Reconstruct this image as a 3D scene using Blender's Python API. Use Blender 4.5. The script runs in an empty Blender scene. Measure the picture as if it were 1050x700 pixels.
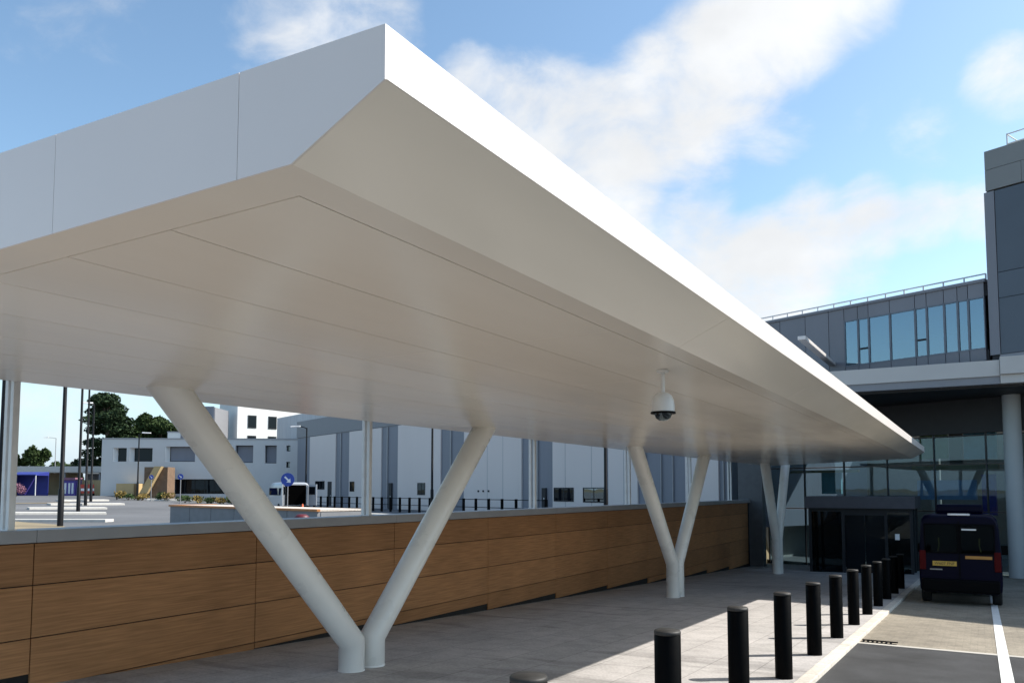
import bpy, bmesh, math, random
from mathutils import Vector, Matrix
random.seed(7)
R = math.radians
SC = bpy.context.scene
COL = SC.collection

# ------------------------------------------------------------------ camera numbers (photo space 1050 x 700)
F, CX, CY = 820.0, 525.0, 446.0
PITCH, YAW = math.atan(56/820.0), 0.5275
CAM = Vector((0, 0, 1.75))
FH = Vector((-math.sin(YAW), math.cos(YAW), 0)); RT = Vector((math.cos(YAW), math.sin(YAW), 0)); UPW = Vector((0, 0, 1))
FW = FH*math.cos(PITCH) + UPW*math.sin(PITCH); UU = -FH*math.sin(PITCH) + UPW*math.cos(PITCH)
SLOPE = 0.0405
NF = Vector((.385, .923, 0)); DF = Vector((.923, -.385, 0))      # facade normal (away) and direction (to the right)
def ray(x, y): return FW + RT*((x-CX)/F) - UU*((y-CY)/F)
def on_facade(x, y, c):
    d = ray(x, y); return CAM + d*(c/NF.dot(d))
def fs(x, c, y=480): return on_facade(x, y, c).dot(DF)              # distance along the facade
def fz(x, y, c): return on_facade(x, y, c).z
def at_depth(x, y, dep):
    d = ray(x, y); return CAM + d*(dep/d.dot(FH))
def lot(X): return .25 + .03*min(max(0, -X-45), 30)                 # the car park rises to the far left
def at_lot(x, y):
    d = ray(x, y); t = 5.0
    while t < 400:
        p = CAM + d*t
        if p.z <= lot(p.x): break
        t += .1
    return Vector((p.x, p.y, lot(p.x)))
def lot_depth(x, dep):
    p = at_depth(x, 502, dep); return Vector((p.x, p.y, lot(p.x)))
def zp(X, Y): return -SLOPE*Y - .02*max(0, -X-1.7)                  # footway
def zr(Y): return -SLOPE*Y - .06                                    # road

# ------------------------------------------------------------------ materials
def mat(name, base, rough=.6, metal=0, var=.12, scale=4, stretch=(1, 1, 1), bump=0, bscale=40, spec=.5, coat=0, island=0, objvar=0, var2=0, scale2=.4, emit=None, rvar=0):
    m = bpy.data.materials.new(name); m.use_nodes = True
    nt = m.node_tree; N = nt.nodes; L = nt.links
    b = N['Principled BSDF']
    b.inputs['Roughness'].default_value = rough; b.inputs['Metallic'].default_value = metal
    b.inputs['Specular IOR Level'].default_value = spec; b.inputs['Coat Weight'].default_value = coat; b.inputs['Coat Roughness'].default_value = .06
    tc = N.new('ShaderNodeTexCoord'); mp = N.new('ShaderNodeMapping'); mp.inputs['Scale'].default_value = stretch
    L.new(tc.outputs['Object'], mp.inputs['Vector'])
    no = N.new('ShaderNodeTexNoise'); no.inputs['Scale'].default_value = scale; no.inputs['Detail'].default_value = 6
    L.new(mp.outputs[0], no.inputs['Vector'])
    mr = N.new('ShaderNodeMapRange'); mr.inputs['From Min'].default_value = .25; mr.inputs['From Max'].default_value = .75
    mr.inputs['To Min'].default_value = 1-var; mr.inputs['To Max'].default_value = 1+var
    L.new(no.outputs['Fac'], mr.inputs['Value'])
    val = mr.outputs[0]
    def mul(a, c):
        q = N.new('ShaderNodeMath'); q.operation = 'MULTIPLY'; L.new(a, q.inputs[0]); L.new(c, q.inputs[1]); return q.outputs[0]
    def rng(a, amt):
        q = N.new('ShaderNodeMapRange'); q.inputs['To Min'].default_value = 1-amt; q.inputs['To Max'].default_value = 1+amt; L.new(a, q.inputs['Value']); return q.outputs[0]
    if var2:
        n2 = N.new('ShaderNodeTexNoise'); n2.inputs['Scale'].default_value = scale2; n2.inputs['Detail'].default_value = 4
        L.new(tc.outputs['Object'], n2.inputs['Vector'])
        q = N.new('ShaderNodeMapRange'); q.inputs['From Min'].default_value = .3; q.inputs['From Max'].default_value = .7
        q.inputs['To Min'].default_value = 1-var2; q.inputs['To Max'].default_value = 1+var2; L.new(n2.outputs['Fac'], q.inputs['Value'])
        val = mul(val, q.outputs[0])
    if island:
        g = N.new('ShaderNodeNewGeometry'); val = mul(val, rng(g.outputs['Random Per Island'], island))
    if objvar:
        g = N.new('ShaderNodeObjectInfo'); val = mul(val, rng(g.outputs['Random'], objvar))
    vm = N.new('ShaderNodeVectorMath'); vm.operation = 'SCALE'; vm.inputs[0].default_value = base[:3]
    L.new(val, vm.inputs['Scale']); L.new(vm.outputs[0], b.inputs['Base Color'])
    if rvar:
        q = N.new('ShaderNodeMapRange'); q.inputs['From Min'].default_value = .3; q.inputs['From Max'].default_value = .7
        q.inputs['To Min'].default_value = max(0, rough-rvar); q.inputs['To Max'].default_value = rough+rvar
        L.new(no.outputs['Fac'], q.inputs['Value']); L.new(q.outputs[0], b.inputs['Roughness'])
    if bump:
        nb = N.new('ShaderNodeTexNoise'); nb.inputs['Scale'].default_value = bscale; nb.inputs['Detail'].default_value = 4
        L.new(mp.outputs[0], nb.inputs['Vector'])
        bp = N.new('ShaderNodeBump'); bp.inputs['Strength'].default_value = bump; bp.inputs['Distance'].default_value = .02
        L.new(nb.outputs['Fac'], bp.inputs['Height']); L.new(bp.outputs[0], b.inputs['Normal'])
    if emit:
        b.inputs['Emission Color'].default_value = (*emit[0], 1); b.inputs['Emission Strength'].default_value = emit[1]
    return m

def slab_mat(name, c1, c2, mortar, bw, bh, msize=.012, streak=0, rough=.8, offset=.5, var=.2, rot=0, stain=.25):
    """paving: brick pattern in object space with stains and streaks"""
    m = bpy.data.materials.new(name); m.use_nodes = True
    nt = m.node_tree; N = nt.nodes; L = nt.links; b = N['Principled BSDF']; b.inputs['Roughness'].default_value = rough
    b.inputs['Specular IOR Level'].default_value = .35
    tc = N.new('ShaderNodeTexCoord'); mp = N.new('ShaderNodeMapping'); mp.inputs['Rotation'].default_value = (0, 0, rot)
    L.new(tc.outputs['Object'], mp.inputs['Vector'])
    br = N.new('ShaderNodeTexBrick'); br.offset = offset
    br.inputs['Color1'].default_value = (*c1, 1); br.inputs['Color2'].default_value = (*c2, 1); br.inputs['Mortar'].default_value = (*mortar, 1)
    br.inputs['Scale'].default_value = 1; br.inputs['Brick Width'].default_value = bw; br.inputs['Row Height'].default_value = bh
    br.inputs['Mortar Size'].default_value = msize; br.inputs['Mortar Smooth'].default_value = .3
    L.new(mp.outputs[0], br.inputs['Vector'])
    def noise(sc, st=(1, 1, 1), det=6):
        q = N.new('ShaderNodeMapping'); q.inputs['Scale'].default_value = st; L.new(tc.outputs['Object'], q.inputs['Vector'])
        n = N.new('ShaderNodeTexNoise'); n.inputs['Scale'].default_value = sc; n.inputs['Detail'].default_value = det; L.new(q.outputs[0], n.inputs['Vector']); return n.outputs['Fac']
    def mr(v, a, bb, c, d):
        q = N.new('ShaderNodeMapRange'); q.interpolation_type = 'SMOOTHSTEP'
        for k, x in zip(('From Min', 'From Max', 'To Min', 'To Max'), (a, bb, c, d)): q.inputs[k].default_value = x
        L.new(v, q.inputs['Value']); return q.outputs[0]
    def mul(a, c):
        q = N.new('ShaderNodeMath'); q.operation = 'MULTIPLY'; L.new(a, q.inputs[0]); L.new(c, q.inputs[1]); return q.outputs[0]
    v = mul(mr(noise(30), .3, .7, 1-var*.6, 1+var*.6), mr(noise(.7), .3, .7, 1-stain, 1+stain))
    v = mul(v, mr(noise(3.5), .35, .75, 1+var*.5, 1-var*.5))
    if streak:
        v = mul(v, mr(noise(1.0, (.28, 1.6, 1), 3), .56, .66, 1, 1-streak))
        v = mul(v, mr(noise(1.0, (.5, 3.2, 1), 3), .6, .68, 1, 1-streak*.5))
    vm = N.new('ShaderNodeVectorMath'); vm.operation = 'SCALE'
    L.new(br.outputs['Color'], vm.inputs[0]); L.new(v, vm.inputs['Scale']); L.new(vm.outputs[0], b.inputs['Base Color'])
    bp = N.new('ShaderNodeBump'); bp.inputs['Strength'].default_value = .35; bp.inputs['Distance'].default_value = .01
    ad = N.new('ShaderNodeMath'); ad.operation = 'ADD'
    L.new(mr(br.outputs['Fac'], 0, 1, 1, 0), ad.inputs[0]); L.new(mul(noise(90), mr(noise(2), 0, 1, .4, .4)), ad.inputs[1])
    L.new(ad.outputs[0], bp.inputs['Height']); L.new(bp.outputs[0], b.inputs['Normal'])
    return m

def glass_mat(name, tint, refl=.08, rough=.01, ior=1.6, trans=True):
    m = bpy.data.materials.new(name); m.use_nodes = True
    nt = m.node_tree; N = nt.nodes; L = nt.links; N.remove(N['Principled BSDF'])
    gl = N.new('ShaderNodeBsdfGlossy'); gl.inputs['Roughness'].default_value = rough; gl.inputs['Color'].default_value = (.74, .92, 1, 1)
    if trans:
        t = N.new('ShaderNodeBsdfTransparent'); t.inputs['Color'].default_value = (*tint, 1)
    else:
        t = N.new('ShaderNodeBsdfDiffuse'); t.inputs['Color'].default_value = (*tint, 1)
    fr = N.new('ShaderNodeFresnel'); fr.inputs['IOR'].default_value = ior
    ad = N.new('ShaderNodeMath'); ad.operation = 'ADD'; ad.inputs[1].default_value = refl; ad.use_clamp = True
    L.new(fr.outputs[0], ad.inputs[0])
    no = N.new('ShaderNodeTexNoise'); no.inputs['Scale'].default_value = .7; tc = N.new('ShaderNodeTexCoord'); L.new(tc.outputs['Object'], no.inputs['Vector'])
    bp = N.new('ShaderNodeBump'); bp.inputs['Strength'].default_value = .02; bp.inputs['Distance'].default_value = .12; L.new(no.outputs['Fac'], bp.inputs['Height'])
    L.new(bp.outputs[0], gl.inputs['Normal'])
    mx = N.new('ShaderNodeMixShader'); L.new(ad.outputs[0], mx.inputs[0]); L.new(t.outputs[0], mx.inputs[1]); L.new(gl.outputs[0], mx.inputs[2])
    L.new(mx.outputs[0], N['Material Output'].inputs['Surface'])
    return m

M = {}
M['fascia'] = mat('white_coated_aluminium', (.70, .655, .625), .38, var=.02, scale=1.5, island=.012)
M['soffit'] = mat('offwhite_soffit_panel', (.79, .735, .64), .2, var=.03, scale=1.2, stretch=(1, .25, 1), island=.018, spec=.45, rvar=.05, bump=.12, bscale=2.2)
M['joint'] = mat('dark_joint', (.13, .125, .12), .8)
M['deck'] = mat('roof_membrane', (.5, .5, .5), .8)
M['column'] = mat('white_painted_steel', (.72, .715, .675), .30, var=.05, scale=2.2, var2=.05, scale2=.8, rvar=.06)
M['post'] = mat('white_post_paint', (.82, .82, .80), .4)
M['wood'] = mat('timber_cladding', (.375, .182, .078), .55, var=.26, scale=5, stretch=(3, .35, 9), bump=.08, bscale=30, island=.2, var2=.10, scale2=.9, spec=.2)
M['gap'] = mat('shadow_gap', (.02, .018, .016), .9)
M['coping'] = mat('grey_coping_metal', (.33, .33, .34), .45, var=.06, scale=3)
M['bollard'] = mat('black_powder_coat', (.0008, .0008, .001), .5, var=.3, scale=14, rvar=.1, spec=.06)
M['bollardcap'] = mat('worn_black_cap', (.018, .017, .016), .6, var=.45, scale=30)
M['pave'] = slab_mat('concrete_flags', (.375, .355, .34), (.415, .39, .375), (.25, .235, .225), 1.2, .6, .008, streak=.24, stain=.07, rot=math.pi/2)
M['kerb'] = slab_mat('kerb_stones', (.54, .50, .44), (.58, .54, .47), (.34, .31, .27), .915, 3, .01, rot=math.pi/2, stain=.1, offset=0)
M['road'] = mat('asphalt', (.031, .0315, .0335), .85, var=.3, scale=60, bump=.5, bscale=180, var2=.42, scale2=1.7)
M['block'] = slab_mat('beige_block_paving', (.235, .205, .16), (.27, .235, .185), (.205, .18, .14), .2, .1, .006, stain=.16, var=.25)
M['channel'] = mat('pale_channel_stone', (.46, .43, .38), .8, var=.1)
M['line'] = mat('white_road_paint', (.76, .76, .74), .6, var=.1, scale=25, var2=.07, scale2=5)
M['lot'] = mat('faded_asphalt', (.115, .116, .12), .9, var=.12, scale=30, var2=.22, scale2=.15)
M['earth'] = mat('dry_earth_grass', (.15, .125, .07), .95, var=.3, scale=2)
M['soil'] = mat('bare_soil', (.24, .19, .115), .95, var=.22, scale=1.2, bump=.4, bscale=6)
M['concrete'] = mat('pale_concrete', (.52, .50, .46), .85, var=.1, scale=5)
M['greycon'] = mat('grey_concrete', (.20, .205, .215), .8, var=.1, scale=3)
M['dgrey'] = mat('dark_grey_cladding', (.19, .19, .21), .45, var=.06, scale=1, stretch=(1, 1, .2), island=.08)
M['tgrey'] = mat('slate_cladding', (.08, .098, .122), .42, var=.06, scale=1, island=.08)
M['tcap'] = mat('grey_cap_cladding', (.21, .215, .21), .6, var=.06, scale=1)
M['seam'] = mat('seam_dark', (.03, .03, .035), .7)
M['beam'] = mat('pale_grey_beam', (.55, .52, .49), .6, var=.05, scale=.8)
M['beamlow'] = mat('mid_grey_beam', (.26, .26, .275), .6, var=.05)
M['lobband'] = mat('dark_lobby_band', (.065, .066, .08), .6)
M['piergrey'] = mat('dark_grey_render', (.12, .125, .13), .8)
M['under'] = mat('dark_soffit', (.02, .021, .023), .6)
M['rcol'] = mat('round_column_paint', (.42, .45, .46), .5, var=.05, scale=1)
M['mull'] = mat('dark_mullion', (.012, .014, .016), .4)
M['frameg'] = mat('grey_frame', (.025, .028, .032), .5, spec=.2)
M['winframe'] = mat('slate_window_frame', (.15, .17, .20), .45)
M['glass'] = glass_mat('entrance_glass', (.60, .72, .78), .02, ior=1.45)
M['bglass'] = glass_mat('upper_window_glass', (.22, .36, .48), .17, ior=1.6)
M['dglass'] = glass_mat('dark_window_glass', (.006, .008, .011), .0, ior=1.35, trans=False)
M['lobglass'] = glass_mat('lobby_glass', (.2, .23, .26), .0, ior=1.3)
M['sglass'] = glass_mat('small_window_glass', (.012, .018, .03), .12, ior=1.5, trans=False)
M['vglass'] = glass_mat('vehicle_glass', (.5, .53, .6), .0, ior=1.12)
M['intgreen'] = mat('green_interior_panel', (.30, .38, .16), .7)
M['intteal'] = mat('teal_interior_panel', (.18, .38, .42), .7)
M['intblue'] = mat('pale_blue_interior_panel', (.22, .36, .55), .7)
M['int'] = mat('interior_wall', (.30, .29, .26), .8, var=.1)
M['intfloor'] = mat('interior_floor', (.14, .14, .14), .3)
M['galv'] = mat('galvanised_steel', (.62, .62, .62), .5, var=.08)
M['white'] = mat('white_render', (.72, .72, .70), .8, var=.04, scale=.6, var2=.03)
M['lowwall'] = mat('pale_grey_render', (.58, .575, .565), .8, var=.05, scale=.5, island=.0)
M['hallwhite'] = mat('white_metal_panel', (.66, .59, .56), .5, var=.03, scale=.4, stretch=(1, 1, .2), island=.02)
M['hallgrey'] = mat('blue_grey_cladding', (.19, .20, .235), .5, var=.06, scale=.5, stretch=(4, 4, .3))
M['hallband'] = mat('grey_roof_band', (.20, .20, .215), .5, var=.05)
M['ribbed'] = mat('ribbed_grey_cladding', (.42, .44, .46), .5, var=.12, scale=6, stretch=(1, 1, .02))
M['blackpole'] = mat('black_pole', (.007, .007, .008), .5, spec=.2)
M['greypole'] = mat('grey_pole', (.25, .25, .26), .5)
M['lamp'] = mat('lamp_housing', (.6, .6, .6), .4)
M['blue'] = mat('blue_sign', (.02, .06, .35), .4)
M['signwhite'] = mat('sign_white', (.8, .8, .8), .5)
M['bluecloth'] = mat('blue_tarpaulin', (.02, .03, .22), .6, var=.2, scale=1)
M['ochre'] = mat('ochre_render', (.50, .36, .18), .85, var=.12, scale=.8)
M['brown'] = mat('brown_brick', (.17, .11, .07), .85, var=.2, scale=3)
M['orange'] = mat('orange_timber', (.42, .17, .05), .6, var=.15, scale=4)
M['gravel'] = mat('pale_gravel', (.55, .49, .43), .9, var=.3, scale=30)
M['red'] = mat('red_plastic', (.42, .04, .02), .5)
M['darkred'] = mat('dark_red_plastic', (.11, .01, .015), .5)
M['cone'] = mat('orange_cone', (.75, .13, .03), .5)
M['purple'] = mat('blue_purple_panel', (.08, .05, .30), .5)
M['pink'] = mat('pink_flowers', (.26, .12, .17), .8, var=.3)
M['navy'] = mat('navy_car_paint', (.001, .0013, .013), .32, spec=.08, var=.05)
M['silver'] = mat('silver_car_paint', (.38, .40, .43), .35, metal=.1, coat=.4, var=.03)
M['rubber'] = mat('tyre_rubber', (.012, .012, .012), .85)
M['rim'] = mat('wheel_rim', (.25, .25, .26), .35, metal=.7)
M['blackpl'] = mat('black_plastic', (.002, .002, .0025), .6, spec=.08)
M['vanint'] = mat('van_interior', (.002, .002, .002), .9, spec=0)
M['taillight'] = mat('red_lens', (.075, .002, .003), .45, spec=.1)
M['plate'] = mat('yellow_plate', (.62, .38, .06), .5)
M['ink'] = mat('plate_ink', (.02, .02, .02), .6)
M['yellow'] = mat('yellow_rail', (.34, .32, .04), .5)
M['orangetape'] = mat('orange_tape', (.52, .24, .05), .5)
M['camwhite'] = mat('camera_housing', (.62, .62, .60), .35, var=.03)
M['dome'] = glass_mat('smoked_dome', (.01, .01, .012), .04, ior=1.45, trans=False)
M['bark'] = mat('bark', (.09, .065, .045), .9, var=.3, scale=6)
def leafmat(name, c): return mat(name, c, .7, var=.25, scale=.6, island=.3, spec=.1)
M['cedar'] = leafmat('cedar_needles', (.026, .045, .020))
M['leaf'] = leafmat('dark_leaves', (.036, .058, .020))
M['leaf2'] = leafmat('mid_leaves', (.055, .085, .03))
M['dry'] = leafmat('dry_grass_blades', (.22, .16, .05))

# ------------------------------------------------------------------ mesh helpers
class MB:
    def __init__(s): s.v = []; s.f = []; s.sm = []
    def add(s, vs, fs_, smooth=False):
        o = len(s.v); s.v += [tuple(p) for p in vs]; s.f += [tuple(i+o for i in f) for f in fs_]; s.sm += [smooth]*len(fs_); return s
    def box(s, x0, x1, y0, y1, z0, z1):
        return s.add([(x0, y0, z0), (x1, y0, z0), (x1, y1, z0), (x0, y1, z0), (x0, y0, z1), (x1, y0, z1), (x1, y1, z1), (x0, y1, z1)],
                     [(3, 2, 1, 0), (4, 5, 6, 7), (0, 1, 5, 4), (1, 2, 6, 5), (2, 3, 7, 6), (3, 0, 4, 7)])
    def hexa(s, b4, t4):
        """box from four bottom and four top corners, counter-clockwise from above"""
        return s.add(list(b4)+list(t4), [(3, 2, 1, 0), (4, 5, 6, 7), (0, 1, 5, 4), (1, 2, 6, 5), (2, 3, 7, 6), (3, 0, 4, 7)])
    def fbox(s, s0, s1, c0, c1, z0, z1):
        """box in facade coordinates: s along the facade, c away from the camera"""
        P = lambda a, c, z: (DF.x*a+NF.x*c, DF.y*a+NF.y*c, z)
        return s.hexa([P(s0, c0, z0), P(s1, c0, z0), P(s1, c1, z0), P(s0, c1, z0)], [P(s0, c0, z1), P(s1, c0, z1), P(s1, c1, z1), P(s0, c1, z1)])
    def tube(s, pts, rad, n=12, caps=True, smooth=True):
        pts = [Vector(p) for p in pts]; k = len(pts)
        rad = [rad]*k if not isinstance(rad, (list, tuple)) else rad
        rings = []; ref = None
        for i, p in enumerate(pts):
            d0 = (pts[i]-pts[i-1]).normalized() if i else (pts[1]-pts[0]).normalized()
            d1 = (pts[i+1]-pts[i]).normalized() if i < k-1 else d0
            t = (d0+d1).normalized()
            if ref is None: ref = Vector((1, 0, 0)) if abs(t.x) < .9 else Vector((0, 1, 0))
            a = (ref - t*ref.dot(t)).normalized(); bq = t.cross(a)
            # mitre: keep the section round by stretching across the bend
            cs = max(.3, d0.dot(t)); bend = (d1-d0)
            ring = []
            for j in range(n):
                an = 2*math.pi*j/n; o = a*math.cos(an)+bq*math.sin(an)
                if bend.length > 1e-4:
                    bd = bend.normalized(); w = o.dot(bd); o = o + bd*w*(1/cs-1)
                ring.append(p+o*rad[i])
            rings.append(ring); ref = a
        vs = [q for r_ in rings for q in r_]; f = []
        for i in range(k-1):
            for j in range(n): f.append((i*n+j, i*n+(j+1) % n, (i+1)*n+(j+1) % n, (i+1)*n+j))
        s.add(vs, f, smooth)
        if caps:
            s.add(rings[0], [tuple(range(n))[::-1]]); s.add(rings[-1], [tuple(range(n))])
        return s
    def lathe(s, prof, c=(0, 0, 0), n=24, axis='z', smooth=True):
        vs = []; f = []
        for r_, h in prof:
            for j in range(n):
                an = 2*math.pi*j/n; x, y = r_*math.cos(an), r_*math.sin(an)
                vs.append((c[0]+x, c[1]+y, c[2]+h) if axis == 'z' else (c[0]+h, c[1]+x, c[2]+y))
        k = len(prof)
        for i in range(k-1):
            for j in range(n): f.append((i*n+j, i*n+(j+1) % n, (i+1)*n+(j+1) % n, (i+1)*n+j))
        s.add(vs, f, smooth)
        if prof[0][0] > 1e-4: s.add(vs[:n], [tuple(range(n))[::-1]])
        if prof[-1][0] > 1e-4: s.add(vs[-n:], [tuple(range(n))])
        return s
    def prism(s, poly, y0, y1):
        """polygon in (x,z), anticlockwise seen from -y, extruded along y"""
        n = len(poly)
        y0 = y0 if callable(y0) else (lambda x, q=y0: q); y1 = y1 if callable(y1) else (lambda x, q=y1: q)
        vs = [(x, y0(x), z) for x, z in poly]+[(x, y1(x), z) for x, z in poly]
        return s.add(vs, [tuple(range(n)), tuple(range(2*n-1, n-1, -1))]+[(i, n+i, n+(i+1) % n, (i+1) % n)[::1] for i in range(n)])
    def sheet(s, pts): return s.add(pts, [tuple(range(len(pts)))])
    def build(s, name, m, parent=None, bevel=0, loc=None):
        me = bpy.data.meshes.new(name); me.from_pydata(s.v, [], s.f)
        for p, q in zip(me.polygons, s.sm): p.use_smooth = q
        bm = bmesh.new(); bm.from_mesh(me); bmesh.ops.recalc_face_normals(bm, faces=bm.faces)
        if bevel: 
            es = [e for e in bm.edges if len(e.link_faces) == 2 and e.calc_face_angle(0) > .6]
            bmesh.ops.bevel(bm, geom=es, offset=bevel, segments=2, affect='EDGES', profile=.6)
        bm.to_mesh(me); bm.free(); me.update()
        me.materials.append(m)
        o = bpy.data.objects.new(name, me); COL.objects.link(o)
        if parent: 
            o.parent = parent
        if loc: o.location = loc
        return o
def tag(o, label=None, cat=None, group=None, kind=None):
    if label: o['label'] = label
    if cat: o['category'] = cat
    if group: o['group'] = group
    if kind: o['kind'] = kind
    return o
def empty(name, loc, label, cat, group=None, rz=0):
    o = bpy.data.objects.new(name, None); COL.objects.link(o); o.location = loc; o.rotation_euler.z = rz; o.empty_display_size = .3
    return tag(o, label, cat, group)
def origin(o_mb, p):                       # shift mesh coordinates so the parent Empty's base is the origin
    o_mb.v = [(x-p[0], y-p[1], z-p[2]) for x, y, z in o_mb.v]; return o_mb
def copy_tree(o, parent=None):
    c = o.copy(); COL.objects.link(c)
    if parent: c.parent = parent
    for ch in list(o.children): copy_tree(ch, c)
    return c

# ------------------------------------------------------------------ ground
def fac_y(X, c): return (c-NF.x*X)/NF.y
xs = [-4000, -600, -200, -110, -75, -60, -45, -30, -18, -9.14, -8.84, -1.7, 9, 14, 40, 400, 4000]
ys = [-4000, -400, -100, -30, 0, 15, 30, 45, 60, 90, 140, 400, 4000]
g = MB(); vs = []
for Y in ys:
    for X in xs:
        z = lot(X) if X < -9 else -SLOPE*max(-30, min(45, Y))-.30
        vs.append((X, Y, z-.02))
n = len(xs)
g.add(vs, [(j*n+i, j*n+i+1, (j+1)*n+i+1, (j+1)*n+i) for j in range(len(ys)-1) for i in range(n-1)])
tag(g.build('ground', M['earth']), 'dry earth and rough grass running to the horizon', None, None, 'structure')

Y_A = 13.6                                     # where the asphalt meets the beige paving
def strip(x0, x1, y0, y1, zf, dz=0): return MB().sheet([(x0, y0, zf(x0, y0)+dz), (x1, y0, zf(x1, y0)+dz), (x1, y1, zf(x1, y1)+dz), (x0, y1, zf(x0, y1)+dz)])
ZR = lambda X, Y: zr(Y)
def slabvol(x0, x1, y0, y1, zf, th):
    t = [(x0, y0, zf(x0, y0)), (x1, y0, zf(x1, y0)), (x1, y1, zf(x1, y1)), (x0, y1, zf(x0, y1))]
    return MB().hexa([(x, y, z-th) for x, y, z in t], t)
slabvol(-8.86, -1.86, -30, 40, zp, .2).build('pavement', M['pave'])['kind'] = 'structure'
slabvol(-1.86, -1.7, -30, 36, zp, .2).build('kerb', M['kerb'], bevel=.012)['kind'] = 'structure'
slabvol(-1.7, 9, -30, Y_A-.08, ZR, .2).build('road', M['road'])['kind'] = 'structure'
slabvol(-1.7, 9, Y_A+.06, 40, ZR, .2).build('block_paving', M['block'])['kind'] = 'structure'
slabvol(-1.7, 9, Y_A-.08, Y_A+.06, lambda X, Y: zr(Y)+.004, .2).build('paving_edge_strip', M['channel'])['kind'] = 'structure'
slabvol(9, 15, -30, 40, lambda X, Y: zr(Y)+.1, .3).build('far_pavement', M['pave'])['kind'] = 'structure'
strip(.15, .285, -6, 33, ZR, .008).build('lane_line', M['line'])['kind'] = 'structure'
dg = MB()
for k in range(7): dg.box(-1.66+.065*k, -1.635+.065*k, 13.72, 13.92, -.03, .012)
dg.box(-1.68, -1.17, 13.69, 13.72, -.03, .014).box(-1.68, -1.17, 13.92, 13.94, -.03, .014)
o = dg.build('drain_grate', M['bollard'], loc=(0, 0, zr(13.87)+.0)); tag(o, 'small dark drain grate beside the kerb at the asphalt edge', 'drain grate')

# car park sheet (follows the rise to the left)
cp = MB(); xb = [-135, -75, -45, -9.2]
for a, b_ in zip(xb, xb[1:]):
    cp.sheet([(a, -40, lot(a)+.004), (b_, -40, lot(b_)+.004), (b_, min(fac_y(b_, 30.5), 75), lot(b_)+.004), (a, min(fac_y(a, 30.5), 75) if a > -100 else 75, lot(a)+.004)])
cp.build('car_park', M['lot'])['kind'] = 'structure'
def patch(name, px, m, dz): 
    pts = [at_lot(*p) for p in px]; o = MB().sheet([(p.x, p.y, p.z+dz) for p in pts]).build(name, m); o['kind'] = 'structure'; return o
patch('bare_soil', [(-20, 517.2), (72, 515.5), (66, 507.2), (-20, 507.5)], M['soil'], .03)
patch('verge', [(-30, 545), (70, 543), (64, 538.6), (-30, 531.5)], M['soil'], .03)
def island(px0, px1, w):
    a, b_ = at_lot(*px0), at_lot(*px1); d = (b_-a); d.z = 0; d.normalize(); nn = Vector((-d.y, d.x, 0))*w
    t = [a, b_, b_+nn, a+nn]
    t = [Vector((p.x, p.y, lot(p.x)+.13)) for p in t]
    o = MB().hexa([p-Vector((0, 0, .3)) for p in t], t).build('kerb_island', M['concrete'], bevel=.02); o['kind'] = 'structure'
for a, b_, w in [((-20, 535.2), (108, 535.2), .8), ((-20, 527.6), (109, 527.6), .9), ((30, 522.4), (110, 522.0), .9), ((52, 518), (128, 517.6), 1.0), ((62, 514), (112, 513.6), .9), ((150, 513.2), (232, 514.5), 1.0), ((340, 528), (470, 531), 1.2)]:
    island(a, b_, w)

# ------------------------------------------------------------------ canopy
Y0, LIPX, FLX = 1.70, -1.40, -1.76
LEFX, LFLX = -9.05, -7.2
def yend(X): return 27.5 + .845*(-1.4-X)
SOF = lambda X: 2.73 - .0075*(-X-1.76)
canopy = empty('entrance_canopy', (-5.2, Y0, 0), 'long white flat canopy with folded edge running over the walkway to the entrance', 'canopy')
CO = (-5.2, Y0, 0)
TOP = lambda X: 3.06 + .03*min(-X-1.4, 9.05+X) if -9.05 < X < -1.4 else 3.06
core = [(LIPX-.03, 2.93), (LIPX-.03, 3.035), (-5.2, TOP(-5.2)-.025), (LEFX+.03, 3.035), (LEFX+.03, 2.95), (LFLX, SOF(LFLX)+.03), (FLX-.01, SOF(FLX)+.03)]
origin(MB().prism(core[::-1], Y0+.02, lambda X: yend(X)-.02), CO).build('roof_deck', M['joint'], canopy)
# roof membrane
rm = MB().add([(LIPX-.01, Y0+.01, 3.045), (-5.2, Y0+.01, TOP(-5.2)-.01), (LEFX+.01, Y0+.01, 3.045), (LIPX-.01, yend(LIPX)-.03, 3.045), (-5.2, yend(-5.2)-.03, TOP(-5.2)-.01), (LEFX+.01, yend(LEFX)-.03, 3.045)], [(0, 3, 4, 1), (1, 4, 5, 2)])
origin(rm, CO).build('roof_membrane', M['deck'], canopy)
# side fascia: panels with fine joints, thin along the lip
sf = MB(); y = Y0+.002
while y < yend(LIPX)-.1:
    y1 = min(y+3.6, yend(LIPX)); e = .0015 if y > Y0+.1 else 0
    sf.hexa([(LIPX-.03, y+e, 2.902), (LIPX, y+e, 2.902), (LIPX, y1-.0015, 2.902), (LIPX-.03, y1-.0015, 2.902)], [(LIPX-.03, y+e, 3.06), (LIPX, y+e, 3.06), (LIPX, y1-.0015, 3.06), (LIPX-.03, y1-.0015, 3.06)])
    y = y1
origin(sf, CO).build('side_fascia', M['fascia'], canopy)
sl = MB().box(LEFX, LEFX+.03, Y0, yend(LEFX), 2.95, 3.06); origin(sl, CO).build('rear_fascia', M['fascia'], canopy)
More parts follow.
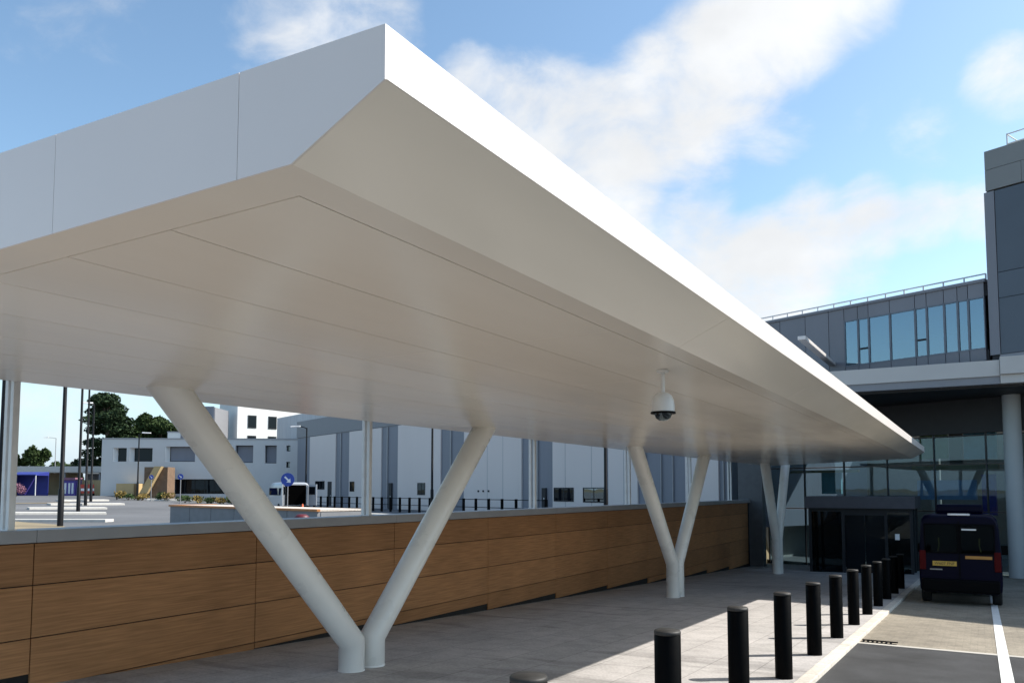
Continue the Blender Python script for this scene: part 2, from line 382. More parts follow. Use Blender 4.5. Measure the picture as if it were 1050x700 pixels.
# front fascia panels
ff = MB(); cuts = [-1.4, -1.995, -3.01, -4.03, -5.05, -6.07, -7.09, -8.1, -9.05]
def lowz(X):
    if X > FLX: return 2.90 + (2.73-2.90)*(X+1.4)/(FLX+1.4)
    if X > LFLX: return SOF(X)
    return SOF(LFLX) + (2.95-SOF(LFLX))*(X-LFLX)/(LEFX-LFLX)
for a, b_ in zip(cuts, cuts[1:]):
    a2, b2 = a-(.0012 if a != cuts[0] else 0), b_+.0012
    ax = sorted({a2, b2, *[q for q in (FLX, LFLX, -5.2) if b2 < q < a2]}, reverse=True)
    poly = [(x, lowz(x)-.001) for x in ax]+[(x, TOP(x)) for x in reversed(ax)]
    ff.prism(poly[::-1], Y0-.005, Y0+.0015)
origin(ff, CO).build('front_fascia', M['fascia'], canopy)
# folded edge strip along the right side (slopes from the lip down to the flat soffit)
ch = MB(); y = Y0+.002
while y < yend(FLX)-.1:
    y1 = y+3.6
    ya, yb = (min(y1, yend(LIPX)), min(y1, yend(FLX))); e = .002
    ya0 = min(y+e, ya); 
    if y1 > yend(LIPX)-.4: ya, yb = yend(LIPX), yend(FLX)
    ch.hexa([(LIPX-.004, y+e, 2.9005), (FLX, y+e, SOF(FLX)), (FLX, yb-e, SOF(FLX)), (LIPX-.004, ya-e, 2.9005)], [(LIPX-.004, y+e, 2.925), (FLX, y+e, SOF(FLX)+.025), (FLX, yb-e, SOF(FLX)+.025), (LIPX-.004, ya-e, 2.925)])
    if y1 > yend(LIPX)-.4: break
    y = y1
origin(ch, CO).build('folded_edge', M['soffit'], canopy)
# flat soffit: border frame and long panels with dark open joints
so = MB(); J = .006
def pan(x0, x1, ya, yb):                     # x0 > x1 ; ya / yb callables or numbers
    f0 = ya if callable(ya) else (lambda X: ya); f1 = yb if callable(yb) else (lambda X: yb)
    b4 = [(x0, f0(x0), SOF(x0)), (x1, f0(x1), SOF(x1)), (x1, f1(x1), SOF(x1)), (x0, f1(x0), SOF(x0))]
    so.hexa(b4, [(x, y, z+.02) for x, y, z in b4])
BX = -1.93; BY = 1.90
YE = lambda X: yend(X)-.004
pan(FLX-.0005, BX+J/2, BY-J/2, YE)                                   # border along the fold
pan(FLX-.0005, LFLX, Y0+.002, BY-J/2)                                    # border along the front
lanes = [BX-J/2-.66*k for k in range(0, 9)]; lanes[-1] = LFLX
for i, (a, b_) in enumerate(zip(lanes, lanes[1:])):
    a2, b2 = a-(J/2 if i else 0), b_+(J/2 if i < 7 else 0)
    y = BY+J/2; k = 0
    ln = 4.8
    while True:
        y1 = y+ln*(1 if k else .55+.45*((i*3) % 2))
        if y1 > yend(a2)-1.5: pan(a2, b2, y, YE); break
        pan(a2, b2, y, y1-.003); y = y1; k += 1
lz = MB().hexa([(LFLX-.001, Y0+.017, SOF(LFLX)), (LEFX+.03, Y0+.017, 2.95), (LEFX+.03, yend(LEFX), 2.95), (LFLX-.001, yend(LFLX), SOF(LFLX))], [(LFLX-.001, Y0+.017, SOF(LFLX)+.02), (LEFX+.03, Y0+.017, 2.97), (LEFX+.03, yend(LEFX), 2.97), (LFLX-.001, yend(LFLX), SOF(LFLX)+.02)])
so.v += []; 
origin(so, CO).build('soffit', M['soffit'], canopy)
origin(lz, CO).build('rear_folded_edge', M['soffit'], canopy)
ef = MB().hexa([(LIPX, yend(LIPX)-.002, 2.90), (LIPX-.03, yend(LIPX)+.03, 2.9), (FLX, yend(FLX)+.02, SOF(FLX)), (FLX, yend(FLX), SOF(FLX))], [(LIPX, yend(LIPX)-.002, 3.06), (LIPX-.03, yend(LIPX)+.03, 3.06), (FLX, yend(FLX)+.02, 3.06), (FLX, yend(FLX), 3.06)])
ef.hexa([(FLX, yend(FLX), SOF(FLX)), (FLX, yend(FLX)+.02, SOF(FLX)), (LFLX, yend(LFLX)+.02, SOF(LFLX)), (LFLX, yend(LFLX), SOF(LFLX))], [(FLX, yend(FLX), 3.06), (FLX, yend(FLX)+.02, 3.06), (LFLX, yend(LFLX)+.02, 3.08), (LFLX, yend(LFLX), 3.08)])
origin(ef, CO).build('end_fascia', M['fascia'], canopy)

# ------------------------------------------------------------------ V columns
VX = -6.55; ords = ['nearest', 'middle', 'farthest']
vlab = ['big white V-shaped column nearest the camera, on the shaded footway', 'middle white V-shaped column halfway along the canopy in front of the timber wall', 'small farthest white V-shaped column beside the dark entrance']
for k, (yc, sp) in enumerate([(7.62, 2.77), (19.25, 2.6), (30.85, 1.75)]):
    zb = zp(VX, yc); root = empty('v_column', (VX, yc, zb), vlab[k], 'column', 'V columns under the canopy')
    for sg in (-1, 1):
        a = MB(); rr = .155
        top = SOF(VX)
        ys_ = sg*.19
        bz = -.06-zb
        ex = .17/(top-zb-bz)
        a.tube([(0, ys_, -.03), (0, ys_, bz), (0, sg*(sp+(sp-.19)*ex), top-zb+.17)], [rr, rr, rr*1.08], 36)
        o = a.build('leg', M['column'], root)
        p = MB().lathe([(rr+.006, 0), (rr+.006, .012), (rr, .02)], (0, ys_, 0), 36); p.build('base_collar', M['post'], o)
# rear post pairs on the coping
pl = ['white double post on the coping, leftmost in the photo', 'second white double post from the left on the coping', 'third white double post from the left on the coping', 'fourth white double post on the coping, just left of the middle V column', 'fifth white double post on the coping, between the arms of the middle V column', 'last white double post on the coping, beside the grey pier']
for k, y in enumerate([4.7, 10.5, 16.35, 22.2, 28.0, 33.4]):
    r0 = empty('support_post', (-8.97, y, 1.32), pl[k], 'post', 'slim double posts along the wall')
    for dx in (-.055, .055):
        MB().box(dx-.03, dx+.03, -.035, .035, 0, 1.66).build('bar', M['post'], r0, bevel=.006)
    MB().box(-.1, .1, -.05, .05, 0, .012).build('base_plate', M['post'], r0)

# ------------------------------------------------------------------ timber wall
WX = -8.80; W0 = 4.90-3.075*4; NB = 14
wall = empty('boundary_wall', (WX, 4.9, 0), 'low wall clad in brown timber boards under a grey metal coping', 'wall')
WO = (WX, 4.9, 0)
YW0, YW1 = W0, 36.0
origin(MB().box(WX-.32, WX-.035, YW0, YW1, -1.9, 1.17), WO).build('wall_core', M['gap'], wall)
cpm = MB(); y = YW0
while y < YW1-.1:
    y1 = min(y+3.075*2, YW1); cpm.box(WX-.38, WX+.045, y+.002, y1-.002, 1.185, 1.32); y = y1
origin(cpm, WO).build('coping', M['coping'], wall, bevel=.006)
rows = [1.18, .73, .17, -.37, -.92, -1.47]
for k in range(NB):
    ya, yb = W0+3.075*k, W0+3.075*(k+1)
    if ya > YW1-.5: break
    yb = min(yb, YW1)
    bot = zp(WX, ya)+.015 if k != 4 else zp(WX, yb)-.03
    p = MB()
    for a, b_ in zip(rows, rows[1:]):
        z0 = max(b_+.006, bot)
        if z0 >= a-.03: break
        p.box(WX-.03, WX, ya+.006, yb-.006, z0, a-.006)
    origin(p, WO).build('cladding_panel', M['wood'], wall, bevel=.002)
pier = MB().box(-9.3, -8.25, 36.02, 36.6, -2, 3.4)
o = pier.build('grey_pier', M['piergrey']); tag(o, 'plain grey pier at the far end of the timber wall', 'pier')

# ------------------------------------------------------------------ dome camera
cx, cy = -2.2, 6.22; cz = SOF(cx)
cam0 = empty('security_camera', (cx, cy, cz), 'white dome security camera hanging from the canopy soffit', 'security camera')
MB().lathe([(.046, -.022), (.05, -.016), (.05, -.002)], n=20).build('mounting_plate', M['camwhite'], cam0)
MB().lathe([(.017, -.20), (.017, -.01)], n=16).build('stem', M['camwhite'], cam0)
MB().lathe([(.093, -.345), (.094, -.30), (.088, -.25), (.072, -.212), (.045, -.192), (.02, -.184)][::1], n=32).build('housing', M['camwhite'], cam0)
MB().lathe([(.10, -.360), (.102, -.352), (.10, -.344), (.085, -.342)], n=32).build('trim_ring', M['blackpl'], cam0)
MB().lathe([(.001, -.418), (.035, -.412), (.058, -.395), (.068, -.372), (.07, -.358)], n=28).build('dome', M['dome'], cam0)

# ------------------------------------------------------------------ bollards
def bollard(x, y, z, lab, grp, h=.968, r=.096):
    root = empty('bollard', (x, y, z), lab, 'bollard', grp)
    MB().lathe([(r, -.02), (r, h-.035), (r-.004, h-.03)], n=32).build('post', M['bollard'], root)
    MB().lathe([(r-.004, h-.03), (r+.001, h-.026), (r+.001, h-.008), (r-.006, h), (.001, h+.004)], n=32).build('cap', M['bollardcap'], root)
    return root
on = ['first', 'second', 'third', 'fourth', 'fifth', 'sixth', 'seventh', 'eighth', 'ninth', 'tenth', 'eleventh', 'twelfth']
first = None
for k in range(12):
    y = (3.6 if k == 0 else 3.72+1.965*k); x = -2.0
    lab = f'{on[k]} black bollard from the camera in the kerbside row' + (' with only its top in view' if k == 0 else ', standing in the building shade' if k > 8 else '')
    if first is None: first = bollard(x, y, zp(x, y), lab, 'black bollards along the kerb')
    else:
        c = copy_tree(first); c.location = (x, y, zp(x, y)); c['label'] = lab
for k, (x, y) in enumerate([(1.22, 35.0), (1.75, 33.5)]):
    c = copy_tree(first); c.location = (x, y, zr(y)); c['label'] = ['black bollard in front of the round grey column', 'black bollard at the right edge near the round column'][k]; c['group'] = 'bollards by the round column'

# ------------------------------------------------------------------ main building
base_z = -1.9
C0 = 30.0
S = lambda x, y=430: fs(x, C0, y)
mb_root = empty('main_building', (-2, 33, -1.4), 'dark grey hospital block with a strip of windows above the glazed entrance', 'building')
MO = (-2, 33, -1.4)
sL, sR = -30.0, S(1012, 330)
Ztop, Zsill, Zlow = 9.05, 6.68, 6.28
wt = 8.55
wall_p = MB()
wins_x = [866, 880, 891, 913, 939, 951, 969, 983, 994, 1011]
ss = [S(x, 350) for x in wins_x]
cl_x = [-30, -27.5, -25, -23]+[S(x, 350) for x in (770, 800, 826, 850, 866)]
for a, b_ in zip(cl_x, cl_x[1:]): wall_p.fbox(a+.012, b_-.012, C0, C0+.08, Zlow, Ztop)
for a, b_ in zip(ss, ss[1:]): wall_p.fbox(a+.012, b_-.012, C0, C0+.08, Zlow, Zsill)
for a, b_ in zip(ss, ss[1:]): wall_p.fbox(a+.012, b_-.012, C0, C0+.08, wt, Ztop)
origin(wall_p, MO).build('cladding', M['dgrey'], mb_root)
origin(MB().fbox(sL, sR, C0+.085, C0+.3, Zlow, Zsill-.02).fbox(sL, sR, C0+.085, C0+.3, wt+.02, Ztop-.03).fbox(sL, ss[0], C0+.085, C0+.3, Zsill-.02, wt+.02), MO).build('wall', M['seam'], mb_root)
origin(MB().fbox(sL-.05, sR, C0-.06, C0+9, Ztop+.002, Ztop+.10), MO).build('parapet', M['dgrey'], mb_root)
fl = MB().fbox(sL, sR+12, C0+.35, C0+9, Zlow, Zlow+.1).fbox(sL, sR+12, C0+8.8, C0+9, Zlow+.1, Ztop)
origin(fl, MO).build('upper_floor', M['int'], mb_root)
for a, b_ in zip(ss, ss[1:]):
    f = MB(); f.fbox(a+.002, a+.034, C0-.01, C0+.1, Zsill, wt).fbox(b_-.034, b_-.002, C0-.01, C0+.1, Zsill, wt).fbox(a+.046, b_-.046, C0-.008, C0+.1, Zsill, Zsill+.05).fbox(a+.046, b_-.046, C0-.008, C0+.1, wt-.05, wt)
    fo = origin(f, MO).build('window_frame', M['winframe'], mb_root)
    origin(MB().fbox(a+.046, b_-.046, C0+.03, C0+.045, Zsill+.051, wt-.051), MO).build('pane', M['bglass'], fo)
# a small opening light in two of the windows
for i in (1, 4):
    a, b_ = ss[i], ss[i+1]
    q = MB().fbox(a+.06, b_-.06, C0-.02, C0+.02, Zsill+.62, Zsill+.68)
    origin(q, MO).build('opening_light', M['frameg'], mb_root)
# rail on the roof edge
rl = MB()
for k in range(17):
    s_ = sL+6+(sR-sL-6.2)*k/16
    p = DF*s_+NF*(C0+.55); rl.tube([(p.x, p.y, Ztop), (p.x, p.y, Ztop+.42)], 0.028, 6)
for zz in (Ztop+.42, Ztop+.24):
    p, q = DF*(sL+6)+NF*(C0+.55), DF*(sR-.2)+NF*(C0+.55); rl.tube([(p.x, p.y, zz), (q.x, q.y, zz)], .028, 6)
origin(rl, MO).build('roof_rail', M['galv'], mb_root)
# ledge beam over the entrance
yb = 31.7
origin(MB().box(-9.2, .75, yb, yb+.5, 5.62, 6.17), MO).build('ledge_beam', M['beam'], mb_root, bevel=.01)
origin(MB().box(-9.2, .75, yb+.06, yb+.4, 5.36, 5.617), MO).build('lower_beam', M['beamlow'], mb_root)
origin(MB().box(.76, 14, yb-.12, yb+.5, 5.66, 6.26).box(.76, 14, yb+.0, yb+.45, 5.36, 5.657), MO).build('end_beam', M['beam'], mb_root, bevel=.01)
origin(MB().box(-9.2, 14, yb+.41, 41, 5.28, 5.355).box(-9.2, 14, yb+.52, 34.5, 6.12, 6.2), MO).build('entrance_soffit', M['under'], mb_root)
# dark bulkhead above the glazing
CG = 33.0
zgt = 3.95
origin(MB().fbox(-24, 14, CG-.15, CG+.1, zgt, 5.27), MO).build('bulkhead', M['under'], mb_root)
# curtain wall
gs = [-23.2+1.95*k for k in range(20)]
fr = MB()
for s_ in gs: fr.fbox(s_-.02, s_+.02, CG-.06, CG+.06, base_z, zgt)
for zz in (.9, 2.75, 3.86): fr.fbox(gs[0], gs[-1], CG-.05, CG+.05, zz-.022, zz+.022)
cw = origin(fr, MO).build('curtain_wall_frame', M['mull'], mb_root)
gp = MB()
for a, b_ in zip(gs, gs[1:]):
    for z0, z1 in ((base_z, .868), (.932, 2.718), (2.782, 3.828)): gp.fbox(a+.032, b_-.032, CG-.01, CG+.002, z0, z1)
origin(gp, MO).build('glazing', M['glass'], cw)
inn = MB().fbox(-24, 14, 42.0, 42.2, base_z, 5.2).fbox(-24, -23.8, 33.2, 42, base_z, 5.2)
origin(inn, MO).build('interior_wall', M['int'], mb_root)
origin(MB().fbox(-24, 14, CG+.1, 42, -1.62, -1.56), MO).build('entrance_floor', M['intfloor'], mb_root)
for s_ in (-17, -11.5, -6, -1.5, 4): 
    p = DF*s_+NF*36.5; origin(MB().tube([(p.x, p.y, -1.5), (p.x, p.y, 5.2)], .2, 14), MO).build('interior_column', M['int'], mb_root)
def inside(name, x0, x1, y0, y1, m, c=34.6):
    a_, b2_ = fs(x0, c), fs(x1, c); xm = (x0+x1)/2
    origin(MB().fbox(a_, b2_, c, c+.12, fz(xm, y1, c), fz(xm, y0, c)), MO).build(name, M[m], mb_root)
inside('gallery_panel', 944, 972, 440, 470, 'intgreen'); inside('gallery_panel', 974, 987, 438, 476, 'brown'); inside('gallery_panel', 989, 1022, 440, 470, 'intteal')
inside('gallery_edge', 935, 1024, 476, 481, 'ochre', 34.5); inside('gallery_panel', 800, 880, 482, 484.5, 'ochre', 34.5)
inside('wall_banner', 1006, 1020, 486, 528, 'purple'); inside('wall_banner', 940, 1000, 492, 512, 'intblue', 35.2); inside('wall_banner', 842, 862, 482, 506, 'intteal', 35.2)
# round columns under the beam
for x, y in ((1.15, 35.0), (8.5, 32.0)):
    c_ = MB().lathe([(.30, zr(y)-.05), (.30, 5.36)], (x, y, 0), 32); origin(c_, MO).build('round_column', M['rcol'], mb_root)
# entrance lobby box
LX0, LX1, LY = -5.75, -2.2, 33.0
lob = empty('entrance_lobby', ((LX0+LX1)/2, LY, -1.35), 'low dark glazed lobby box with sliding doors under the canopy end', 'lobby')
LO = ((LX0+LX1)/2, LY, -1.35)
origin(MB().box(LX0-.15, LX1+.15, LY-.15, 36.2, 1.05, 1.5), LO).build('roof', M['lobband'], lob, bevel=.01)
lf = MB()
for x in (LX0, -4.55, -3.05, LX1): lf.box(x-.05, x+.05, LY, LY+.12, -1.6, 1.048)
lf.box(LX0+.051, -4.601, LY+.01, LY+.1, .92, 1.048).box(-4.499, -3.101, LY+.01, LY+.1, .8, 1.048).box(-2.999, LX1-.051, LY+.01, LY+.1, .92, 1.048)
for y in (34.4, 35.8): lf.box(LX0-.05, LX0+.05, y, y+.1, -1.6, 1.048).box(LX1-.05, LX1+.05, y, y+.1, -1.6, 1.048)
origin(lf, LO).build('frame', M['frameg'], lob)
for q in ((LX0+.052, -4.602), (-2.998, LX1-.052)): origin(MB().box(*q, LY+.05, LY+.06, -1.55, .918), LO).build('front_glass', M['lobglass'], lob)
for q in ((LX0-.005, LX0+.005, LY+.13, 34.39), (LX1-.005, LX1+.005, LY+.13, 34.39), (LX1-.005, LX1+.005, 34.51, 35.79)): origin(MB().box(*q, -1.55, 1.04), LO).build('side_glass', M['lobglass'], lob)
for q in ((-4.49, -3.81), (-3.79, -3.11)): origin(MB().box(*q, LY+.2, LY+.22, -1.4, .79), LO).build('sliding_door', M['dglass'], lob)
origin(MB().box(-2.75, -2.6, LY-.03, LY-.005, -.1, .12), LO).build('notice', M['signwhite'], lob)
# projecting white beam above the canopy
fin = empty('projecting_beam', (-5.0, 35.6, 6.9), 'slim white beam jutting from the grey block above the canopy', 'beam')
MB().box(-.13, .13, -7.6, .0, -.1, .03).build('beam', M['fascia'], fin, bevel=.02)
MB().box(-.3, .3, -.02, .02, -.3, .3).build('wall_plate', M['galv'], fin)

# tower
CT = 29.85
tw = empty('tower_block', (4, 31, -1.4), 'tall slate grey tower at the right edge with a paler top band', 'building')
TO = (4, 31, -1.4)
t0 = S(1013, 250); t1 = t0+15
T = lambda x: fs(x, CT, 250)
tp = MB()
rowsz = [6.40, 8.35, 9.25, 12.15]
for z0, z1 in zip(rowsz, rowsz[1:]):
    tp.fbox(t0+.34, t0+3.2, CT, CT+.1, z0+.01, z1-.01)
    for k in range(4): tp.fbox(t0+3.22+3*k, t0+6.2+3*k, CT, CT+.1, z0+.01, z1-.01)
origin(tp, TO).build('cladding', M['tgrey'], tw)
origin(MB().fbox(t0, t0+.32, CT-.02, CT+.1, 6.4, 12.15).fbox(t0, t0+.02, CT+.11, CT+10, 6.4, 12.15), TO).build('corner_trim', M['dgrey'], tw)
origin(MB().fbox(t0+.021, t1, CT+.105, CT+10, 6.2, 12.2), TO).build('wall', M['seam'], tw)
tc_ = MB().fbox(t0+.06, t0+1.2, CT-.02, CT+10, 12.2, 12.93).fbox(t0+1.21, t1, CT-.02, CT+10, 12.2, 12.93).fbox(t0+.06, t1, CT-.02, CT+10, 12.945, 13.62)
origin(tc_, TO).build('top_band', M['tcap'], tw)
tr = MB()
for k in range(10):
    p = DF*(t0+.62+1.25*k)+NF*(CT+.5); tr.tube([(p.x, p.y, 13.6), (p.x, p.y, 14.22)], .025, 6)
for zz in (13.85, 14.2):
    p, q = DF*(t0+.62)+NF*(CT+.5), DF*t1+NF*(CT+.5); tr.tube([(p.x, p.y, zz), (q.x, q.y, zz)], .022, 6)
p, q = DF*(t0+.62)+NF*(CT+.5), DF*(t0+.62)+NF*(CT+9)
for zz in (13.85, 14.2): tr.tube([(p.x, p.y, zz), (q.x, q.y, zz)], .022, 6)
origin(tr, TO).build('roof_rail', M['galv'], tw)
origin(MB().fbox(t0+.3, t1, CT+.0, CT+.4, 6.2, 6.39), TO).build('base_trim', M['beamlow'], tw)

# ------------------------------------------------------------------ white hall beyond the wall
CH = 29.6
H = lambda x: fs(x, CH, 490)
hall = empty('white_hall', (-35, 47, .25), 'long hall of white panels split by blue grey strips beyond the wall', 'building')
HO = (-35, 47, .25)
zt = fz(330, 446.3, CH); zg = fz(360, 423, CH)
h0, h1 = H(304), -23.0
origin(MB().fbox(h0, h1, CH+.06, CH+12, 0, zt+.05), HO).build('wall', M['hallgrey'], hall)
origin(MB().fbox(h0-.1, h1, CH-.02, CH+12, zt+.052, zg), HO).build('roof_band', M['hallband'], hall)
for a, b_ in ((317.5, 344), (358, 391), (408, 452), (476, 535), (567, 621), (624, 654), (703, 737)):
    origin(MB().fbox(H(a), H(b_), CH-.03, CH+.058, .3, zt), HO).build('white_panel', M['hallwhite'], hall)
    # fine sheet joints
for x in (349, 397, 462, 500, 516, 551, 580, 607, 640, 646, 662, 678, 690, 716, 742): 
    w = .05 if x in (349, 397, 462, 551, 646, 716) else .02
    origin(MB().fbox(H(x)-w, H(x)+w, CH-.034, CH+.05, .3, zt-.01), HO).build('downpipe' if w > .03 else 'sheet_joint', M['coping'], hall)
def hwin(x0, x1, y0, y1, m=None):
    xm = (x0+x1)/2; z1 = fz(xm, y0, CH); z0 = fz(xm, y1, CH); a, b_ = H(x0), H(x1); w = .05
    f = MB().fbox(a-w, a, CH-.06, CH, z0-w, z1+w).fbox(b_, b_+w, CH-.06, CH, z0-w, z1+w).fbox(a, b_, CH-.055, CH, z0-w, z0).fbox(a, b_, CH-.055, CH, z1, z1+w).fbox((a+b_)/2-.03, (a+b_)/2+.03, CH-.05, CH, z0, z1)
    fo = origin(f, HO).build('window_frame', M['frameg'], hall)
    origin(MB().fbox(a, b_, CH-.04, CH-.032, z0, z1), HO).build('pane', m or M['dglass'], fo)
for w in ((324, 333, 493.5, 501), (359.5, 363.5, 494, 503), (429, 436, 495.5, 506.5)): hwin(*w)
hwin(569, 588, 500.5, 513); hwin(599, 620, 500.5, 514, M['bglass'])
def hdoor(x0, x1, y0):
    a, b_ = H(x0), H(x1); z1 = fz((x0+x1)/2, y0, CH)
    d = origin(MB().fbox(a, b_, CH-.05, CH+.05, .28, z1), HO).build('door', M['frameg'], hall)
    origin(MB().fbox(b_-.16, b_-.1, CH-.09, CH-.051, 1.2, 1.3), HO).build('handle', M['galv'], d)
hdoor(336.5, 340.5, 493.5); hdoor(399, 402, 495); hdoor(556, 560, 500)
for x in (491, 496, 501.5): origin(MB().fbox(H(x)-.08, H(x)+.08, CH-.06, CH-.031, fz(x, 504.2, CH), fz(x, 502.3, CH)), HO).build('wall_vent', M['frameg'], hall)
# ribbed upper volume set back
up = MB(); 
u0, u1 = fs(284, 36, 440), -24
k = u0
while k < u1: up.fbox(k, k+.42, 36, 36.1, zg-.5, fz(345, 417, 36)); k += .46
up.fbox(u0, u1, 36.11, 44, zg-.5, fz(345, 417, 36)-.02)
ub = empty('roof_plant_room', (-45, 55, 8), 'ribbed pale grey plant room set back on the hall roof', 'plant room')
origin(up, (-45, 55, 8)).build('cladding', M['ribbed'], ub)

# ------------------------------------------------------------------ low white building on the left
DL = 80.0
A, B = at_depth(103, 502, DL), at_depth(306, 502, DL)
DL_dir = (B-A); DL_dir.z = 0; LL = DL_dir.length; DL_dir.normalize(); DL_n = Vector((-DL_dir.y, DL_dir.x, 0))   # away from camera
ang = math.atan2(DL_dir.y, DL_dir.x)+R(3)
low = empty('low_white_building', (A.x, A.y, lot(A.x)), 'low pale two-storey building with deep window reveals painted sunlit white, in front of the trees', 'building', rz=ang)
LZ = lot(A.x)
u_ = lambda x: (x-103)/820*DL
zz_ = lambda y: 1.75+(502-y)*DL/820-LZ
zr_ = zz_(450); DEP = 14; RV = .55
wins = [(117.5, 128, 459, 473), (134, 154, 459, 473), (170, 197, 457.5, 473), (238, 256, 456, 474), (268, 280, 456, 474.5), (290, 294, 456, 462), (290, 294, 473, 479)]
wins = [(u_(a), u_(b_), zz_(d), zz_(c)) for a, b_, c, d in wins]
low_wins = [(u_(176), u_(236), 0.2, zz_(491))]
def wall_with_holes(mb, L_, z0, z1, holes, th):
    us = sorted({0, L_, *[h[0] for h in holes], *[h[1] for h in holes]}); zs = sorted({z0, z1, *[h[2] for h in holes], *[h[3] for h in holes]})
    for a, b_ in zip(us, us[1:]):
        run = None
        for c, d in zip(zs, zs[1:]):
            um, zm = (a+b_)/2, (c+d)/2
            if any(h[0] < um < h[1] and h[2] < zm < h[3] for h in holes):
                if run: mb.box(a, b_, 0, th, run[0], run[1]); run = None
            else: run = (run[0], d) if run else (c, d)
        if run: mb.box(a, b_, 0, th, run[0], run[1])
lw = MB(); wall_with_holes(lw, LL, -1, zr_, [(w_[0]-(.36 if i < 3 else 0), *w_[1:]) for i, w_ in enumerate(wins)]+low_wins, RV)
lw.box(0, .4, RV, DEP, -1, zr_).box(LL-.4, LL, RV, DEP, -1, zr_).box(.4, LL-.4, DEP-.4, DEP, -1, zr_)
lw.build('wall', M['lowwall'], low)
MB().box(-.05, LL+.05, -.05, DEP+.05, zr_+.001, zr_+.12).build('roof', M['coping'], low)
for k, (a, b_, c, d) in enumerate(wins+low_wins):
    if k < 3: MB().hexa([(a-.30, -.004, c), (a+.012, RV-.11, c), (a-.02, RV-.11, c), (a-.34, -.004, c)], [(a-.30, -.004, d), (a+.012, RV-.11, d), (a-.02, RV-.11, d), (a-.34, -.004, d)]).build('sun_white_reveal', M['white'], low)  # reveals coloured whiter than the wall to stand in for sunlight
    f = MB().box(a, a+.07, RV-.1, RV-.02, c, d).box(b_-.07, b_, RV-.1, RV-.02, c, d).box(a+.07, b_-.07, RV-.1, RV-.02, c, c+.07).box(a+.07, b_-.07, RV-.1, RV-.02, d-.07, d)
    if k == 7:
        for j in range(1, 6): q = a+(b_-a)*j/6; f.box(q-.04, q+.04, RV-.09, RV-.03, c+.07, d-.07)
    fo = f.build('window_frame', M['frameg'], low)
    MB().box(a+.07, b_-.07, RV-.06, RV-.05, c+.07, d-.07).build('pane', M['dglass'] if k in (0, 1, 7) else M['hallgrey'] if k in (2, 3, 4) else M['sglass'], fo)

# ------------------------------------------------------------------ tall white building behind
ct = at_depth(243, 450, 105); tz = 1.0
tb = empty('white_tower_building', (ct.x, ct.y, tz), 'tall white building with small square windows rising behind the low one', 'building', rz=R(0))
# its sunny face turns to the right, its shaded face to the camera's left
n1 = Vector((.93, -.36, 0)).normalized(); e1 = Vector((.36, .93, 0)).normalized()    # face 1 runs along e1
hh = 1.75+(502-404)*105/820-tz
P = lambda a, b_, z: (e1.x*a-n1.x*b_, e1.y*a-n1.y*b_, z)
def ebox(mb, a0, a1, b0, b1, z0, z1): return mb.hexa([P(a0, b0, z0), P(a1, b0, z0), P(a1, b1, z0), P(a0, b1, z0)], [P(a0, b0, z1), P(a1, b0, z1), P(a1, b1, z1), P(a0, b1, z1)])
ebox(MB(), 0, 24, 0, 7, -1, hh).build('wall', M['white'], tb)
ebox(MB(), -.1, 24.1, -.1, 7.1, hh+.002, hh+.3).build('roof', M['coping'], tb)
for a in (1.4, 4.2, 7.0, 12, 17):
    for zc in (hh-3.5, hh-6.2, hh-8.9):
        f = ebox(MB(), a, a+1.15, -.06, .03, zc-.85, zc+.85).build('window', M['frameg'], tb)
        ebox(MB(), a+.1, a+1.05, -.075, -.062, zc-.7, zc+.7).build('pane', M['dglass'], f)
tg = at_depth(212, 450, 100)
tg_o = empty('grey_clad_block', (tg.x, tg.y, 1.0), 'ribbed grey block wedged left of the tall white building', 'building', rz=YAW)
q = MB(); 
for k in range(8): q.box(-3.3+.52*k, -2.82+.52*k, 0, .1, -1, 11.2)
q.build('cladding', M['hallgrey'], tg_o); MB().box(-3.3, .9, .101, 5, -1, 11.1).build('wall', M['hallband'], tg_o)
tg2 = at_depth(184, 450, 100)
q = empty('white_stair_box', (tg2.x, tg2.y, 1.0), 'narrow white stair box on the low roof beside the diagonal column', 'building', rz=YAW)
MB().box(-1.5, 1.8, 0, 5, -1, 7.9).build('wall', M['white'], q); MB().box(-1.55, 1.85, -.05, 5.05, 7.902, 8.05).build('roof', M['coping'], q)

# ------------------------------------------------------------------ trees
def leafcloud(mb, blobs, n, size, flat=1.0):
    tot = sum(b_[3]*b_[4] for b_ in blobs)
    for (x, y, z, rx, rz) in blobs:
        m_ = int(n*rx*rz/tot)
        for _ in range(m_):
            while True:
                v = Vector((random.uniform(-1, 1), random.uniform(-1, 1), random.uniform(-1, 1)))
                if .25 < v.length < 1: break
            if v.length < .6 and random.random() < .5: v *= 1.4
            c = Vector((x+v.x*rx, y+v.y*rx, z+v.z*rz))
            s_ = size*random.uniform(.5, 1.3)
            a = Vector((random.gauss(0, 1), random.gauss(0, 1), random.gauss(0, flat))).normalized()
            b_ = a.cross(Vector((random.gauss(0, 1), random.gauss(0, 1), random.gauss(0, 1)))).normalized()
            mb.add([c-a*s_*.5, c+b_*s_*.3, c+a*s_*.6, c-b_*s_*.3], [(0, 1, 2, 3)])
def tree(name, base, blobs, trunk_h, tr_r, n, size, m, lab, cat='tree', grp=None, flat=1.0):
    root = empty(name, base, lab, cat, grp)
    t = MB().tube([(0, 0, -.2), (.1, 0, trunk_h*.5), (0, .1, trunk_h)], [tr_r, tr_r*.75, tr_r*.4], 9)
    for (x, y, z, rx, rz) in blobs[:8]:
        h = min(trunk_h*.9, max(trunk_h*.35, z*.7)); t.tube([(0, 0, h), (x*.5, y*.5, (h+z)/2), (x*.85, y*.85, z)], [tr_r*.4, tr_r*.25, tr_r*.1], 6)
    t.build('trunk', M['bark'], root)
    c = MB(); leafcloud(c, blobs, n, size, flat); c.build('crown', m, root)
    return root
